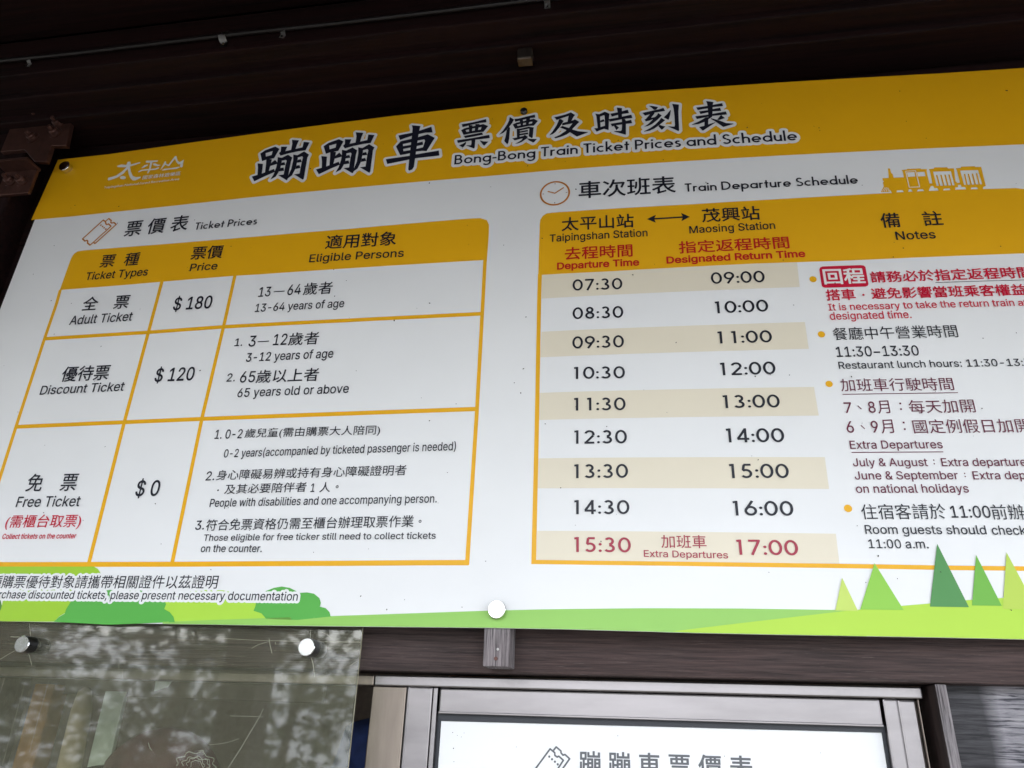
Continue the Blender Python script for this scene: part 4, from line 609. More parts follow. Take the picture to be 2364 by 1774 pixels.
["P","title","n",5,[[[-237.0,1177.8],[-227.4,1169.0],[-231.8,1158.8],[-237.2,1150.3],[-242.6,1141.8],[-249.4,1134.8],[-257.9,1131.3],[-249.7,1142.1],[-242.2,1156.5],[-237.9,1168.3]],[[-237.2,1150.3],[-235.1,1147.0],[-235.9,1117.3],[-237.4,1106.7],[-239.4,1102.4],[-246.2,1112.6],[-243.8,1124.3],[-242.1,1141.8]],[[-226.5,1170.8],[-218.8,1170.4],[-183.0,1177.0],[-181.9,1168.5],[-193.5,1168.5],[-224.7,1162.5]],[[-215.3,1164.6],[-208.6,1165.9],[-207.0,1160.5],[-207.4,1156.8],[-213.1,1156.3]],[[-201.1,1168.3],[-193.0,1168.5],[-193.4,1163.6],[-201.4,1161.6]],[[-229.7,1155.5],[-222.7,1159.5],[-192.9,1164.1],[-184.9,1165.6],[-176.0,1158.5],[-184.4,1146.5],[-195.3,1147.3],[-224.1,1143.1]],[[-220.7,1142.7],[-213.8,1141.8],[-213.6,1118.7],[-219.4,1118.2]],[[-220.7,1142.7],[-217.4,1141.3],[-195.2,1145.1],[-184.3,1141.6],[-185.1,1135.0],[-186.0,1115.2],[-187.8,1112.8],[-194.5,1118.7],[-193.6,1137.9],[-194.6,1139.9],[-213.9,1136.9]],[[-214.3,1134.5],[-197.4,1136.6],[-196.3,1132.2],[-214.2,1130.6]],[[-214.3,1127.8],[-196.5,1129.5],[-195.6,1124.6],[-214.2,1123.6]],[[-229.6,1117.4],[-219.0,1118.8],[-205.4,1121.0],[-203.1,1123.7],[-195.9,1117.4],[-198.6,1113.2],[-208.5,1114.7],[-223.9,1111.3]],[[-207.1,1114.6],[-198.1,1113.4],[-209.6,1105.0],[-216.6,1102.3],[-223.6,1102.3],[-218.5,1104.3],[-210.7,1109.3]],[[-198.6,1113.8],[-190.6,1111.6],[-177.0,1109.3],[-182.9,1101.4],[-185.2,1100.8],[-193.3,1107.2]]],[[[-220.9,1153.7],[-213.1,1155.4],[-212.7,1150.8],[-218.8,1150.0]],[[-207.4,1156.5],[-201.5,1157.0],[-201.3,1152.0],[-207.5,1151.3]],[[-194.6,1157.6],[-188.3,1158.3],[-187.5,1156.1],[-189.3,1152.9],[-195.4,1152.5]]],6.3],
["P","title","n",5,[[[-141.2,1164.7],[-136.6,1165.0],[-118.1,1168.8],[-106.7,1173.5],[-97.8,1165.2],[-100.6,1161.2],[-111.1,1164.2],[-128.6,1158.8],[-136.5,1155.8]],[[-111.1,1164.8],[-100.6,1161.2],[-105.4,1150.3],[-113.6,1147.8]],[[-124.1,1146.2],[-113.6,1148.4],[-99.3,1151.9],[-98.8,1153.8],[-88.8,1145.0],[-92.8,1140.9],[-103.0,1142.9],[-124.9,1139.5]],[[-131.6,1157.5],[-127.7,1157.6],[-121.5,1151.6],[-125.0,1145.2],[-130.1,1135.6],[-138.3,1123.5],[-143.9,1118.5],[-151.3,1116.0],[-144.0,1126.5],[-136.3,1141.4],[-132.5,1152.4]],[[-103.0,1142.9],[-92.8,1140.9],[-100.5,1131.0],[-107.9,1120.0],[-115.2,1114.0],[-126.4,1109.2],[-138.1,1106.3],[-141.0,1109.2],[-129.1,1114.5],[-117.9,1123.3],[-110.1,1131.5]],[[-129.3,1134.9],[-124.0,1138.2],[-110.1,1130.6],[-102.7,1125.8],[-91.9,1120.4],[-71.5,1115.7],[-71.7,1114.6],[-94.1,1106.1],[-108.3,1119.4],[-116.1,1126.3]]],[],6.3],
["P","title","n",5,[[[-55.9,1164.0],[-47.3,1160.8],[-46.1,1154.9],[-45.4,1126.5],[-51.2,1123.8],[-52.3,1140.8],[-53.6,1156.9]],[[-55.9,1164.0],[-47.3,1161.4],[-35.8,1167.3],[-26.6,1160.6],[-27.7,1149.6],[-29.1,1117.0],[-30.0,1116.8],[-38.4,1121.3],[-36.2,1128.4],[-36.6,1155.1],[-37.9,1157.8],[-46.1,1154.9]],[[-45.6,1144.1],[-38.9,1147.1],[-36.4,1140.8],[-45.7,1138.7]],[[-58.3,1124.5],[-51.2,1124.3],[-45.2,1126.5],[-36.2,1129.0],[-29.5,1119.3],[-38.0,1121.3],[-46.1,1118.2],[-53.4,1114.8]],[[-11.0,1175.9],[-0.6,1173.3],[-1.2,1147.4],[-8.9,1146.5],[-8.9,1155.6],[-9.6,1162.5]],[[-24.5,1160.6],[-9.6,1162.5],[-0.8,1164.5],[11.3,1167.8],[13.3,1158.1],[-1.0,1157.0],[-8.9,1155.6],[-21.9,1152.1]],[[-28.4,1146.2],[-8.9,1148.2],[-0.3,1150.1],[18.1,1153.4],[19.9,1144.1],[5.1,1143.7],[-2.6,1142.7],[-26.6,1138.7]],[[-24.6,1133.1],[-1.5,1135.6],[6.6,1137.6],[17.3,1139.6],[19.1,1130.2],[6.4,1129.7],[-13.6,1127.8],[-22.2,1125.6]],[[-1.8,1143.5],[4.6,1142.9],[6.6,1138.1],[5.6,1101.4],[4.7,1101.2],[-17.8,1111.7],[-17.3,1113.1],[-4.7,1111.8],[-2.5,1114.4],[-1.3,1129.9]],[[-18.3,1127.1],[-13.6,1127.8],[-7.8,1121.6],[-13.3,1114.3],[-15.9,1121.3]]],[],6.3],
["P","title","n",5,[[[54.7,1173.8],[60.6,1173.2],[73.1,1168.6],[68.6,1161.9],[64.4,1161.7],[61.2,1166.6]],[[40.7,1156.1],[64.3,1160.6],[74.5,1162.4],[83.6,1165.5],[86.5,1156.7],[64.9,1154.3],[55.9,1150.9],[45.6,1148.0]],[[56.4,1151.7],[65.3,1154.3],[64.3,1151.0],[57.6,1140.9],[51.5,1135.3],[47.0,1139.1]],[[44.2,1138.8],[47.0,1138.5],[58.0,1141.1],[66.1,1142.3],[62.9,1137.6],[53.9,1133.9],[46.5,1132.4]],[[72.4,1152.4],[79.4,1145.3],[70.8,1135.1],[59.4,1124.5],[51.7,1120.2],[42.6,1118.3],[51.9,1125.7],[60.3,1135.6],[65.2,1141.8],[69.6,1146.5]],[[78.1,1138.9],[85.3,1131.8],[73.9,1120.9],[63.1,1111.9],[53.3,1107.3],[42.4,1105.5],[42.2,1106.4],[54.8,1113.8],[65.2,1122.2],[73.1,1131.5]],[[73.9,1120.9],[78.8,1117.6],[85.1,1115.4],[79.1,1108.2],[77.0,1107.6],[71.2,1117.2]],[[97.3,1158.5],[98.1,1156.7],[96.0,1144.5],[92.9,1133.6],[91.6,1132.6],[82.9,1139.9],[89.8,1147.4]],[[101.7,1174.9],[115.0,1171.3],[112.9,1153.0],[112.3,1130.7],[111.8,1103.0],[110.2,1100.7],[89.9,1115.2],[103.0,1113.2],[104.3,1117.5],[104.6,1142.6],[103.9,1160.7]]],[],6.3],
["P","title","n",5,[[[169.9,1175.7],[184.3,1171.7],[182.1,1164.4],[179.9,1140.4],[178.3,1133.6],[178.9,1132.5],[171.1,1126.9],[171.5,1138.8],[171.8,1157.8],[171.5,1167.7]],[[149.2,1160.4],[153.0,1160.3],[171.9,1162.4],[182.3,1164.3],[201.0,1167.3],[202.4,1159.1],[181.4,1158.3],[171.9,1156.0],[151.5,1153.0]],[[154.0,1149.3],[172.0,1150.8],[181.4,1152.9],[196.2,1155.3],[197.5,1146.8],[180.6,1146.9],[172.0,1145.1],[156.3,1141.9]],[[145.7,1136.8],[172.8,1139.0],[180.5,1140.3],[206.5,1144.3],[208.2,1136.2],[179.2,1134.7],[164.7,1132.3],[148.4,1129.1]],[[165.5,1131.9],[178.9,1132.5],[170.6,1126.3],[161.3,1119.8],[150.9,1115.6],[137.8,1115.0],[137.8,1115.9],[150.5,1121.9],[159.3,1127.3]],[[162.6,1120.8],[170.6,1126.3],[169.7,1113.4],[161.9,1110.1]],[[151.2,1107.7],[161.9,1110.1],[169.7,1113.4],[184.1,1117.8],[183.8,1116.7],[159.0,1098.3],[157.3,1098.4]],[[196.4,1136.1],[203.4,1126.9],[191.8,1122.8],[188.1,1124.3]],[[175.1,1127.7],[176.7,1128.9],[186.5,1124.4],[191.7,1121.7],[204.5,1113.8],[218.6,1111.2],[217.9,1109.9],[198.2,1104.0],[184.8,1118.9]]],[],6.3],
["T","title","Bong-Bong Train Ticket Prices and Schedule","f","L","cap",-350.7,1061.7,335.6,1059.3,25.1,"n",0.0,6.5],
["P","logo","w",3,[[[-1175.6,1159.9],[-1175.1,1162.9],[-1164.9,1165.3],[-1153.1,1162.2],[-1139.5,1161.9],[-1116.3,1165.6],[-1114.3,1162.3],[-1138.0,1156.4],[-1151.1,1155.1],[-1169.4,1157.6]],[[-1150.2,1170.9],[-1143.4,1170.8],[-1140.2,1164.3],[-1139.6,1155.1],[-1133.6,1140.7],[-1124.1,1126.0],[-1114.7,1121.1],[-1101.4,1120.9],[-1101.7,1117.2],[-1113.3,1111.3],[-1120.2,1112.2],[-1129.3,1120.7],[-1136.5,1132.1],[-1143.7,1148.1],[-1151.6,1156.7],[-1151.0,1164.2]],[[-1148.3,1154.7],[-1144.2,1149.6],[-1151.3,1137.0],[-1164.5,1126.8],[-1178.2,1122.6],[-1187.1,1120.7],[-1190.1,1124.1],[-1189.6,1129.3],[-1180.5,1130.3],[-1169.2,1133.4],[-1157.3,1143.9]],[[-1141.6,1123.1],[-1141.5,1121.6],[-1142.3,1120.4],[-1143.8,1119.5],[-1145.8,1119.1],[-1148.2,1119.2],[-1150.8,1119.7],[-1153.2,1120.7],[-1155.4,1122.0],[-1156.9,1123.6],[-1157.7,1125.2],[-1157.8,1126.6],[-1157.0,1127.9],[-1155.6,1128.7],[-1153.5,1129.2],[-1151.1,1129.1],[-1148.5,1128.5],[-1146.0,1127.5],[-1143.9,1126.2],[-1142.4,1124.7]],[[-1100.7,1165.0],[-1099.5,1167.9],[-1092.5,1166.9],[-1068.6,1164.4],[-1068.9,1160.7],[-1084.2,1160.5],[-1090.9,1160.6],[-1099.3,1162.1]],[[-1087.8,1161.7],[-1082.3,1161.0],[-1081.6,1145.8],[-1082.1,1135.5],[-1084.8,1128.1],[-1087.8,1129.5],[-1086.3,1143.5]],[[-1107.4,1147.8],[-1101.2,1154.5],[-1092.8,1155.6],[-1092.0,1152.5],[-1100.7,1147.6],[-1106.4,1146.4]],[[-1079.0,1156.0],[-1073.7,1156.1],[-1065.8,1151.2],[-1057.3,1149.4],[-1064.5,1146.6],[-1071.6,1148.3],[-1077.9,1152.1]],[[-1113.2,1137.3],[-1106.9,1141.0],[-1093.7,1141.5],[-1069.6,1140.5],[-1060.5,1143.8],[-1060.0,1139.2],[-1068.5,1136.7],[-1086.0,1137.5],[-1102.1,1138.1],[-1111.2,1134.8]],[[-1054.7,1134.1],[-1051.1,1150.8],[-1049.2,1158.8],[-1046.5,1158.4],[-1044.0,1151.3],[-1037.1,1147.4],[-1028.5,1165.8],[-1026.0,1171.4],[-1022.6,1171.0],[-1015.7,1156.5],[-1009.1,1151.1],[-999.5,1157.3],[-999.2,1145.3],[-997.6,1136.2],[-1001.1,1134.4],[-1005.0,1137.2],[-1005.6,1144.7],[-1011.7,1145.5],[-1017.9,1152.3],[-1024.1,1163.6],[-1034.0,1143.3],[-1037.3,1143.3],[-1045.2,1148.5],[-1053.7,1135.4]],[[-1050.4,1132.8],[-1044.8,1136.5],[-1026.4,1136.3],[-1007.1,1137.4],[-1005.1,1135.0],[-1012.3,1132.2],[-1032.0,1132.6],[-1048.8,1131.8]]],[],0],
["T","logo","國家森林遊樂區","n","C","cap",-1095.3,1110.9,-997.7,1111.2,11.5,"w",0.006,0],
["T","logo","Taipingshan National Forest Recreation Area","f","L","cap",-1191.3,1097.1,-997.8,1097.8,6.1,"w",0.0,0],
["L","ticket_icon","o",3,[[[-1204.8,958.1],[-1165.8,1005.4],[-1158.3,999.9],[-1155.7,993.9],[-1151.9,991.2],[-1148.7,993.1],[-1140.0,985.3],[-1179.1,938.6],[-1188.1,945.1],[-1188.6,950.2],[-1192.1,952.9],[-1195.9,951.0],[-1204.8,958.1]],[[-1158.3,1001.6],[-1152.7,1008.2],[-1144.4,1001.8],[-1143.9,996.6],[-1139.9,993.9],[-1136.1,995.7],[-1127.8,989.1],[-1167.4,941.9],[-1171.4,944.5]]],3.25],
["C","ticket_icon","o",3,[[-1167.8,991.5,2.13],[-1162.2,987.2,2.12],[-1157.0,983.2,2.11],[-1151.5,979.1,2.11]],0],
["C","clock_icon","o",3,[[-137.9,965.5,30.29]],3.6],
["L","clock_icon","o",3,[[[-152.4,971.5],[-137.9,965.5],[-120.2,978.1]]],2.59],
["L","clock_icon","br",3,[[[-137.9,990.6],[-138.0,987.6]],[[-137.8,943.2],[-138.0,940.3]],[[-162.7,965.8],[-159.8,965.7]],[[-116.1,965.1],[-113.2,965.0]]],1.26],
["P","train_print","y",2,[[[490.5,980.4],[494.1,979.9],[494.5,969.1],[496.6,967.0],[497.0,957.9],[488.0,956.5],[489.5,968.1]],[[477.0,957.8],[516.5,958.0],[520.0,933.5],[518.2,929.1],[510.1,921.3],[489.1,922.5],[485.1,930.3],[476.2,937.8],[476.2,945.5]],[[485.2,930.9],[516.5,958.0],[557.1,959.0],[557.3,935.3],[551.9,921.6],[488.6,921.9]],[[513.6,974.8],[523.5,975.8],[524.2,977.1],[548.1,977.0],[548.8,975.3],[559.1,974.7],[557.7,971.2],[557.1,957.7],[515.1,956.8],[515.5,971.7]],[[476.1,938.5],[484.5,935.5],[484.5,925.3],[468.9,925.8]]],[[[497.8,928.3],[507.2,928.1],[509.6,923.9],[496.1,923.7]],[[518.8,929.4],[522.6,929.5],[524.6,924.3],[516.8,923.8]],[[534.9,928.2],[542.6,928.4],[545.2,924.5],[531.7,923.9]],[[522.6,969.0],[535.9,968.9],[535.5,958.6],[522.4,958.3]],[[540.5,968.7],[553.6,968.9],[553.4,958.5],[540.1,958.3]]],0],
["L","train_print","w",3,[[[520.6,971.4],[538.1,971.7],[538.5,933.7],[520.2,933.8],[520.6,971.4]]],1.35],
["C","train_print","w",3,[[476.0,950.1,1.84]],0],
["L","train_print","w",3,[[[477.8,935.8],[471.5,926.6]],[[480.2,935.7],[474.8,926.6]],[[481.6,935.0],[478.7,926.5]],[[483.1,934.3],[482.5,926.3]]],0.87],
["P","train_print","y",2,[[[562.2,974.3],[571.1,975.1],[572.9,977.8],[595.0,977.0],[596.1,974.2],[606.4,973.8],[603.2,943.6],[606.5,938.4],[604.8,930.3],[554.5,929.6],[562.3,941.6],[563.4,970.9]],[[609.8,973.6],[618.6,974.1],[619.8,976.9],[642.9,976.8],[644.3,974.7],[654.2,974.5],[652.8,930.2],[648.0,928.0],[606.5,929.4],[610.2,941.5],[610.6,968.2]],[[557.2,941.1],[650.3,938.6],[652.8,930.2],[648.3,929.3],[646.0,922.9],[553.0,921.8]]],[[[568.5,968.0],[599.8,967.6],[599.8,934.7],[568.5,934.7]],[[616.1,967.9],[647.2,967.5],[647.6,934.6],[616.2,934.6]],[[558.6,935.2],[562.3,935.0],[563.9,930.0],[568.8,929.7],[570.1,923.9],[552.1,923.7]],[[580.2,927.9],[589.6,928.1],[590.5,923.6],[577.6,923.8]],[[605.8,935.2],[610.8,935.2],[610.9,930.0],[617.0,929.6],[617.8,924.4],[598.7,924.4],[600.4,929.7],[604.7,929.8]],[[627.7,927.8],[637.0,928.1],[638.6,923.9],[625.3,924.0]]],0],
["L","train_print","y",3,[[[573.2,959.7],[573.6,934.2]],[[580.7,959.6],[580.9,934.2]],[[587.9,959.6],[587.9,934.1]],[[594.9,959.5],[594.7,934.1]],[[621.9,959.5],[621.1,934.0]],[[628.7,959.5],[628.4,934.0]],[[635.7,959.6],[635.3,934.1]],[[643.0,959.7],[642.2,934.2]]],2.48],
["P","landscape_print","g3",1,[[[-1137.9,170.6],[-1123.1,170.7],[-1116.6,161.3],[-1113.5,147.9],[-1113.7,133.0],[-1129.9,132.8]]],[],0],
["P","landscape_print","g1",2,[[[-1160.0,230.5],[-1084.8,230.3],[-1003.2,230.1],[-951.2,230.0],[-942.2,226.2],[-936.2,220.8],[-912.4,192.5],[-971.7,169.7],[-978.5,166.4],[-981.0,162.2],[-983.9,149.9],[-993.0,144.9],[-997.9,139.1],[-1000.6,135.5],[-1123.4,135.1],[-1116.1,156.1],[-1117.8,168.8]]],[],0],
["P","landscape_print","g2",3,[[[-1001.2,135.3],[-993.0,143.8],[-983.8,149.1],[-983.3,157.0],[-978.9,167.6],[-974.7,174.3],[-947.4,177.1],[-937.4,185.1],[-914.2,190.6],[-876.0,186.8],[-859.4,192.6],[-831.9,192.2],[-814.7,184.4],[-797.1,174.1],[-791.5,166.4],[-793.1,158.7],[-781.5,153.7],[-772.2,146.1],[-767.8,137.6],[-890.6,132.0]]],[],0],
["P","landscape_print","g4",2,[[[-809.3,163.7],[-795.4,179.3],[-761.8,187.3],[-721.4,190.6],[-692.2,190.3],[-656.4,184.1],[-625.8,172.9],[-597.9,143.3],[-714.9,136.8],[-772.6,136.0]]],[],0],
["P","landscape_print","g2",3,[[[-603.8,145.1],[-613.7,153.5],[-628.4,157.3],[-626.6,165.3],[-626.3,175.4],[-612.1,189.5],[-598.9,194.6],[-585.3,196.8],[-570.9,194.8],[-560.5,190.6],[-552.9,186.6],[-539.2,187.7],[-526.6,185.8],[-515.9,178.8],[-512.1,171.4],[-513.0,165.2],[-502.6,162.9],[-495.0,156.8],[-492.1,150.0],[-548.5,143.9]]],[],0],
["P","landscape_print","g5",4,[[[-790.7,137.8],[-715.9,141.3],[-604.0,146.1],[-465.6,151.8],[-388.3,155.2],[-235.8,162.1],[-146.2,165.2],[2.6,169.0],[79.5,170.1],[145.1,171.0],[283.2,171.5],[326.5,170.4],[321.4,135.6],[77.3,135.1],[-115.6,136.7],[-250.5,136.8],[-463.4,135.5],[-613.2,134.8],[-790.0,134.9]]],[],0],
["P","landscape_print","g6",5,[[[47.1,136.4],[143.2,149.6],[300.0,170.6],[376.2,179.0],[416.0,183.1],[469.5,189.0],[517.1,192.8],[546.6,195.5],[591.7,199.8],[638.5,203.1],[620.9,137.0],[532.9,136.6],[417.9,136.4],[201.0,135.3],[77.3,135.2]]],[],0],
["P","landscape_print","g7",7,[[[299.4,218.2],[283.1,170.5],[314.8,170.3]]],[],0],
["P","landscape_print","g8",7,[[[348.8,240.2],[318.1,172.8],[378.4,173.0]]],[],0],
["P","landscape_print","g9",7,[[[442.5,270.1],[415.2,178.6],[468.3,178.8]]],[],0],
["P","landscape_print","g10",7,[[[493.7,254.2],[472.8,181.4],[513.0,181.6]]],[],0],
["P","landscape_print","g11",7,[[[536.6,258.5],[513.4,177.5],[559.2,177.3]]],[],0],
["T","caption","種購票優待對象請攜帶相關證件以茲證明","n","C","cap",-1155.8,191.3,-702.8,192.3,22.9,"k",0.004,4.2],
["T","caption","purchase discounted tickets, please present necessary documentation","n","L","asc",-1150.4,174.2,-553.6,174.3,13.7,"k",0.0,4.2]]
POSTER = [
["T","p","蹦 蹦 車 票 價 表","n","C","cap",-100.6,-64.1,160.4,-61.1,33.0,"gr",0.016,0],
["L","p","gr",1,[[[-183.5,-77.3],[-168.3,-58.8],[-146.2,-30.6],[-138.8,-35.8],[-138.6,-39.5],[-135.0,-41.6],[-132.3,-40.4],[-125.2,-45.8],[-133.2,-57.3],[-147.1,-76.0]],[[-140.9,-32.6],[-136.6,-27.5],[-129.0,-33.0],[-129.0,-35.4],[-125.9,-38.6],[-122.6,-37.6],[-115.4,-43.3],[-125.8,-57.0],[-140.0,-75.7]]],2.54],
["C","p","gr",1,[[-147.4,-41.6,1.7],[-143.0,-45.1,1.69],[-138.4,-48.3,1.69],[-133.9,-51.8,1.69]],0]]
def build_sign():
    root = thing('sign_board', (-.3, -.015, 1.69), 'big white notice board with a gold header, ticket prices and train timetable above the window', 'sign')
    B = PRINT[0]; top, hb, bot = B[2], B[3], B[4]
    # panel: front follows the bow, 3 mm thick
    bm = bmesh.new(); out = [(p[0], p[1]) for p in bot]+[(p[0], p[1]) for p in top[::-1]]
    v, f = union2d([out]); vs_ = [bm.verts.new((a/1000, 0, b/1000+ZC)) for a, b in v]
    for t in f: bm.faces.new([vs_[i] for i in t])
    x = -1.4
    while x < .9:
        bmesh.ops.bisect_plane(bm, geom=bm.verts[:]+bm.edges[:]+bm.faces[:], plane_co=(x, 0, 0), plane_no=(1, 0, 0), dist=1e-6); x += .04
    bmesh.ops.recalc_face_normals(bm, faces=bm.faces); bm.normal_update()
    for fc in bm.faces:
        if fc.normal.y > 0: fc.normal_flip()
    g = bmesh.ops.extrude_face_region(bm, geom=bm.faces[:]); nv = [e for e in g['geom'] if isinstance(e, bmesh.types.BMVert)]
    front = set(bm.verts)-set(nv)
    for q in bm.verts: q.co.y = bow(q.co.x) + (0 if q in front else .003)
    bmesh.ops.recalc_face_normals(bm, faces=bm.faces); bm.normal_update()
    o = bm_obj('board_panel', bm, [PM['w'], M_EDGE], root)
    for p in o.data.polygons: p.material_index = 0 if p.normal.y < -.5 else 1
    s = Sheet(); s.add(*union2d([[(a, b) for a, b in hb]+[(a, b) for a, b in top[::-1]]])); band = s.build('header_band', PM['y'], root, 1)
    # group records by part and colour
    parts = {}
    for it in PRINT[1:]: parts.setdefault(it[1], []).append(it)
    basecol = dict(price_table='y', schedule_table='y', notes='y', title='hl', logo='w', ticket_icon='o', clock_icon='o', train_print='y', landscape_print='g5', caption='hl', stripe='be')
    pname = dict(price_table='price_table', schedule_table='timetable', notes='notes_list', title='title_backing', logo='emblem', ticket_icon='ticket_icon', clock_icon='clock_icon', train_print='train_picture', landscape_print='landscape_picture', caption='caption_backing')
    inkname = {'r': 'red lettering', 'rd': 'red heading lettering', 'r2': 'faded red lettering', 'p': 'plum coloured lettering'}
    head = {}
    for part, its in parts.items():
        if part == 'stripe': continue
        bc = basecol[part]; hs_ = Sheet(); hl_layer = 2
        if bc == 'hl':
            segs = []
            for it in its:
                if it[0] == 'P': v, f = union2d(it[4], it[5]); segs.append((edges_of(v, f), it[6]))
                else: v, f = lay_text(it); segs.append((edges_of(v, f), it[13]))
            for k, (sg, r) in enumerate(segs):
                hv, hf = halo_mesh(sg, r)
                q = Sheet(); q.add(hv, hf)
                if k == 0: po = q.build(pname[part], PM['hl'], root, 3 if part == 'title' else 4.5, flat_y=None)
                else: q.build('halo', PM['hl'], po, (3 if part == 'title' else 4.5)+.08*(k % 9)+.02)
        else:
            first = [it for it in its if it[0] != 'T' and it[2] == bc]
            lay = 1
            for it in first:
                l, c, v, f = shape_of(it); hs_.add(v, f)
            # separate layers inside the frame would overlap in one plane: stack each record a hair higher
            po = None
            if first:
                me_o = None
                bm = bmesh.new()
                for k, it in enumerate(first):
                    l, c, v, f = shape_of(it); q = Sheet(); q.add(v, f); tmp = q.build('tmp', PM[bc], None, l + .12*k)
                    bm.from_mesh(tmp.data); d = tmp.data; bpy.data.objects.remove(tmp); bpy.data.meshes.remove(d)
                po = bm_obj(pname[part], bm, PM[bc], root)
            else: po = root
        head[part] = po
        for it in its:
            if it[0] == 'T':
                v, f = lay_text(it); q = Sheet(); q.add(v, f)
                q.build('text_line', PM[it[11]], po, 7 if bc == 'hl' else 6, inkname.get(it[11]))
            elif bc == 'hl':
                l, c, v, f = shape_of(it); q = Sheet(); q.add(v, f); q.build('title_character', PM[it[2]], po, 7)
            elif it[2] != bc:
                l, c, v, f = shape_of(it); q = Sheet(); q.add(v, f)
                nm = {'landscape_print': 'hill', 'train_print': 'detail_line', 'clock_icon': 'dial_mark'}.get(part, {'L': 'rule_line', 'C': 'punctuation_dot', 'P': 'badge'}[it[0]])
                if part == 'landscape_print': nm = 'fir_tree' if it[2] in ('g7', 'g8', 'g9', 'g10', 'g11') else ('hill' if it[2] in ('g5', 'g6') else 'bush')
                q.build(nm, PM[it[2]], po, l+1.0+(.3 if it[2] == 'w2' else 0))
    for it in parts['stripe']:
        l, c, v, f = shape_of(it); q = Sheet(); q.add(v, f); q.build('beige_stripe', PM['be'], head['schedule_table'], .7)
    # insect specks and dust, scattered over the face
    q = Sheet()
    for k in range(170):
        x = random.uniform(-1330, 780); z = random.uniform(152, 1180); r = random.choice((.7, .8, .9, 1.1, 1.4)) * (.7 if k % 3 else 1.0)
        a = random.uniform(0, 6.3); e = random.uniform(1, 1.9)
        q.add([(x+r*e*math.cos(t)*math.cos(a)-r*math.sin(t)*math.sin(a), z+r*e*math.cos(t)*math.sin(a)+r*math.sin(t)*math.cos(a)) for t in [i*math.pi/3 for i in range(6)]], [list(range(6))])
    o = q.build('dirt_speck', M_SPECK, root, 9); o['kind'] = 'stuff'
    return root
SIGN = build_sign()
# ------------------------------------------------------------------ the setting: ground and an added far backdrop
def ground():
    bm = bmesh.new()
    ys = [30, 3, -4.5, -7, -12, -30, -120, -600, -2500]; zs = [0, 0, 0, -.7, -2.4, -8, -34, -165, -680]
    xs = [-2500, -600, -120, -30, -8, 0, 8, 30, 120, 600, 2500]
    V = [[bm.verts.new((x, y, z+(.25*math.sin(x*1.7+y) if -60 < y < -5 and abs(x) < 40 else 0))) for x in xs] for y, z in zip(ys, zs)]
    for i in range(len(ys)-1):
        for j in range(len(xs)-1): bm.faces.new((V[i][j], V[i+1][j], V[i+1][j+1], V[i][j+1]))
    bmesh.ops.recalc_face_normals(bm, faces=bm.faces)
    tag(bm_obj('ground', bm, M_STONE), 'damp stone paving and slope in front of the ticket office', 'ground', kind='structure')
ground()
def bright_backdrop():  # added unseen pale sheet; gives the mirrored trees a bright background
    bm = bmesh.new(); n = 60; rows = []
    for k, (d, f) in enumerate(((150, -.60), (230, -.12), (330, .05), (420, .09))):
        rows.append([bm.verts.new((d*math.sin(a), -d*math.cos(a), d*f+(d*.012*math.sin(a*9+k)+d*.008*math.sin(a*23) if k > 1 else 0))) for a in [rad(-88+176*i/n) for i in range(n+1)]])
    for a, b in zip(rows, rows[1:]):
        for i in range(n): bm.faces.new((a[i], a[i+1], b[i+1], b[i]))
    bmesh.ops.recalc_face_normals(bm, faces=bm.faces)
    tag(bm_obj('bright_backdrop', bm, M_BACKDROP, smooth=True), 'added pale backdrop out of view, brightening the reflections', 'bright_backdrop', kind='structure')
bright_backdrop()
# ------------------------------------------------------------------ timber wall round the sign
def skew(x, k=.005): return k*x
bm = bmesh.new(); add_box(bm, -1.95, 1.7, .045, .13, 1.6262+skew(-1.95), 1.80, .0022, 1.6262+skew(1.7), 1.80)
tag(bm_obj('timber_beam', bm, W_BEAM), 'dark stained rough timber beam running under the sign board, above the window', 'beam')
w = thing('upper_wall', (0, .05, 1.8), 'almost black boarded wall behind and above the sign board', 'wall')
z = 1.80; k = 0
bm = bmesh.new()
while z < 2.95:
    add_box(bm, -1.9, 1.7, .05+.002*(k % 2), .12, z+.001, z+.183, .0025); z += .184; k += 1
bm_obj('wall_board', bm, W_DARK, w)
bm = bmesh.new(); add_box(bm, -.2388, -.1985, -.0118, .0445, 1.6312, 2.735, .0022)
bt = bm_obj('wooden_batten', bm, W_GREY); tag(bt, 'weathered grey upright batten sticking out below the middle of the sign', 'batten')
lathe('nail_hole', M_BOLT, bt, (-.2185, -.0122, 1.6425), (0, -1, 0), [(0, .0004), (.0026, .0004), (.0030, 0)], 14)
lathe('nail_head', M_ZINC, bt, (-.2160, -.0122, 1.656), (0, -1, 0), [(0, .0012), (.0014, .0010), (.0020, 0)], 14)
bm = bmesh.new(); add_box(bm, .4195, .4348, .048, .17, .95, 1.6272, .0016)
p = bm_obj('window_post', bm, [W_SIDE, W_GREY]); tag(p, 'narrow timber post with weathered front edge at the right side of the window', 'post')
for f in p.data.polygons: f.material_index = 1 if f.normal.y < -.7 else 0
bm = bmesh.new()
for k, (z0, z1) in enumerate(((1.462, 1.640), (1.28, 1.46), (1.10, 1.278), (.92, 1.098))): add_box(bm, .4352, 1.9, .085+.001*(k % 2), .15, z0, z1, .003)
tag(bm_obj('plank_wall', bm, W_PLANK), 'weathered grey plank wall with a pale worn patch right of the window post', 'wall')
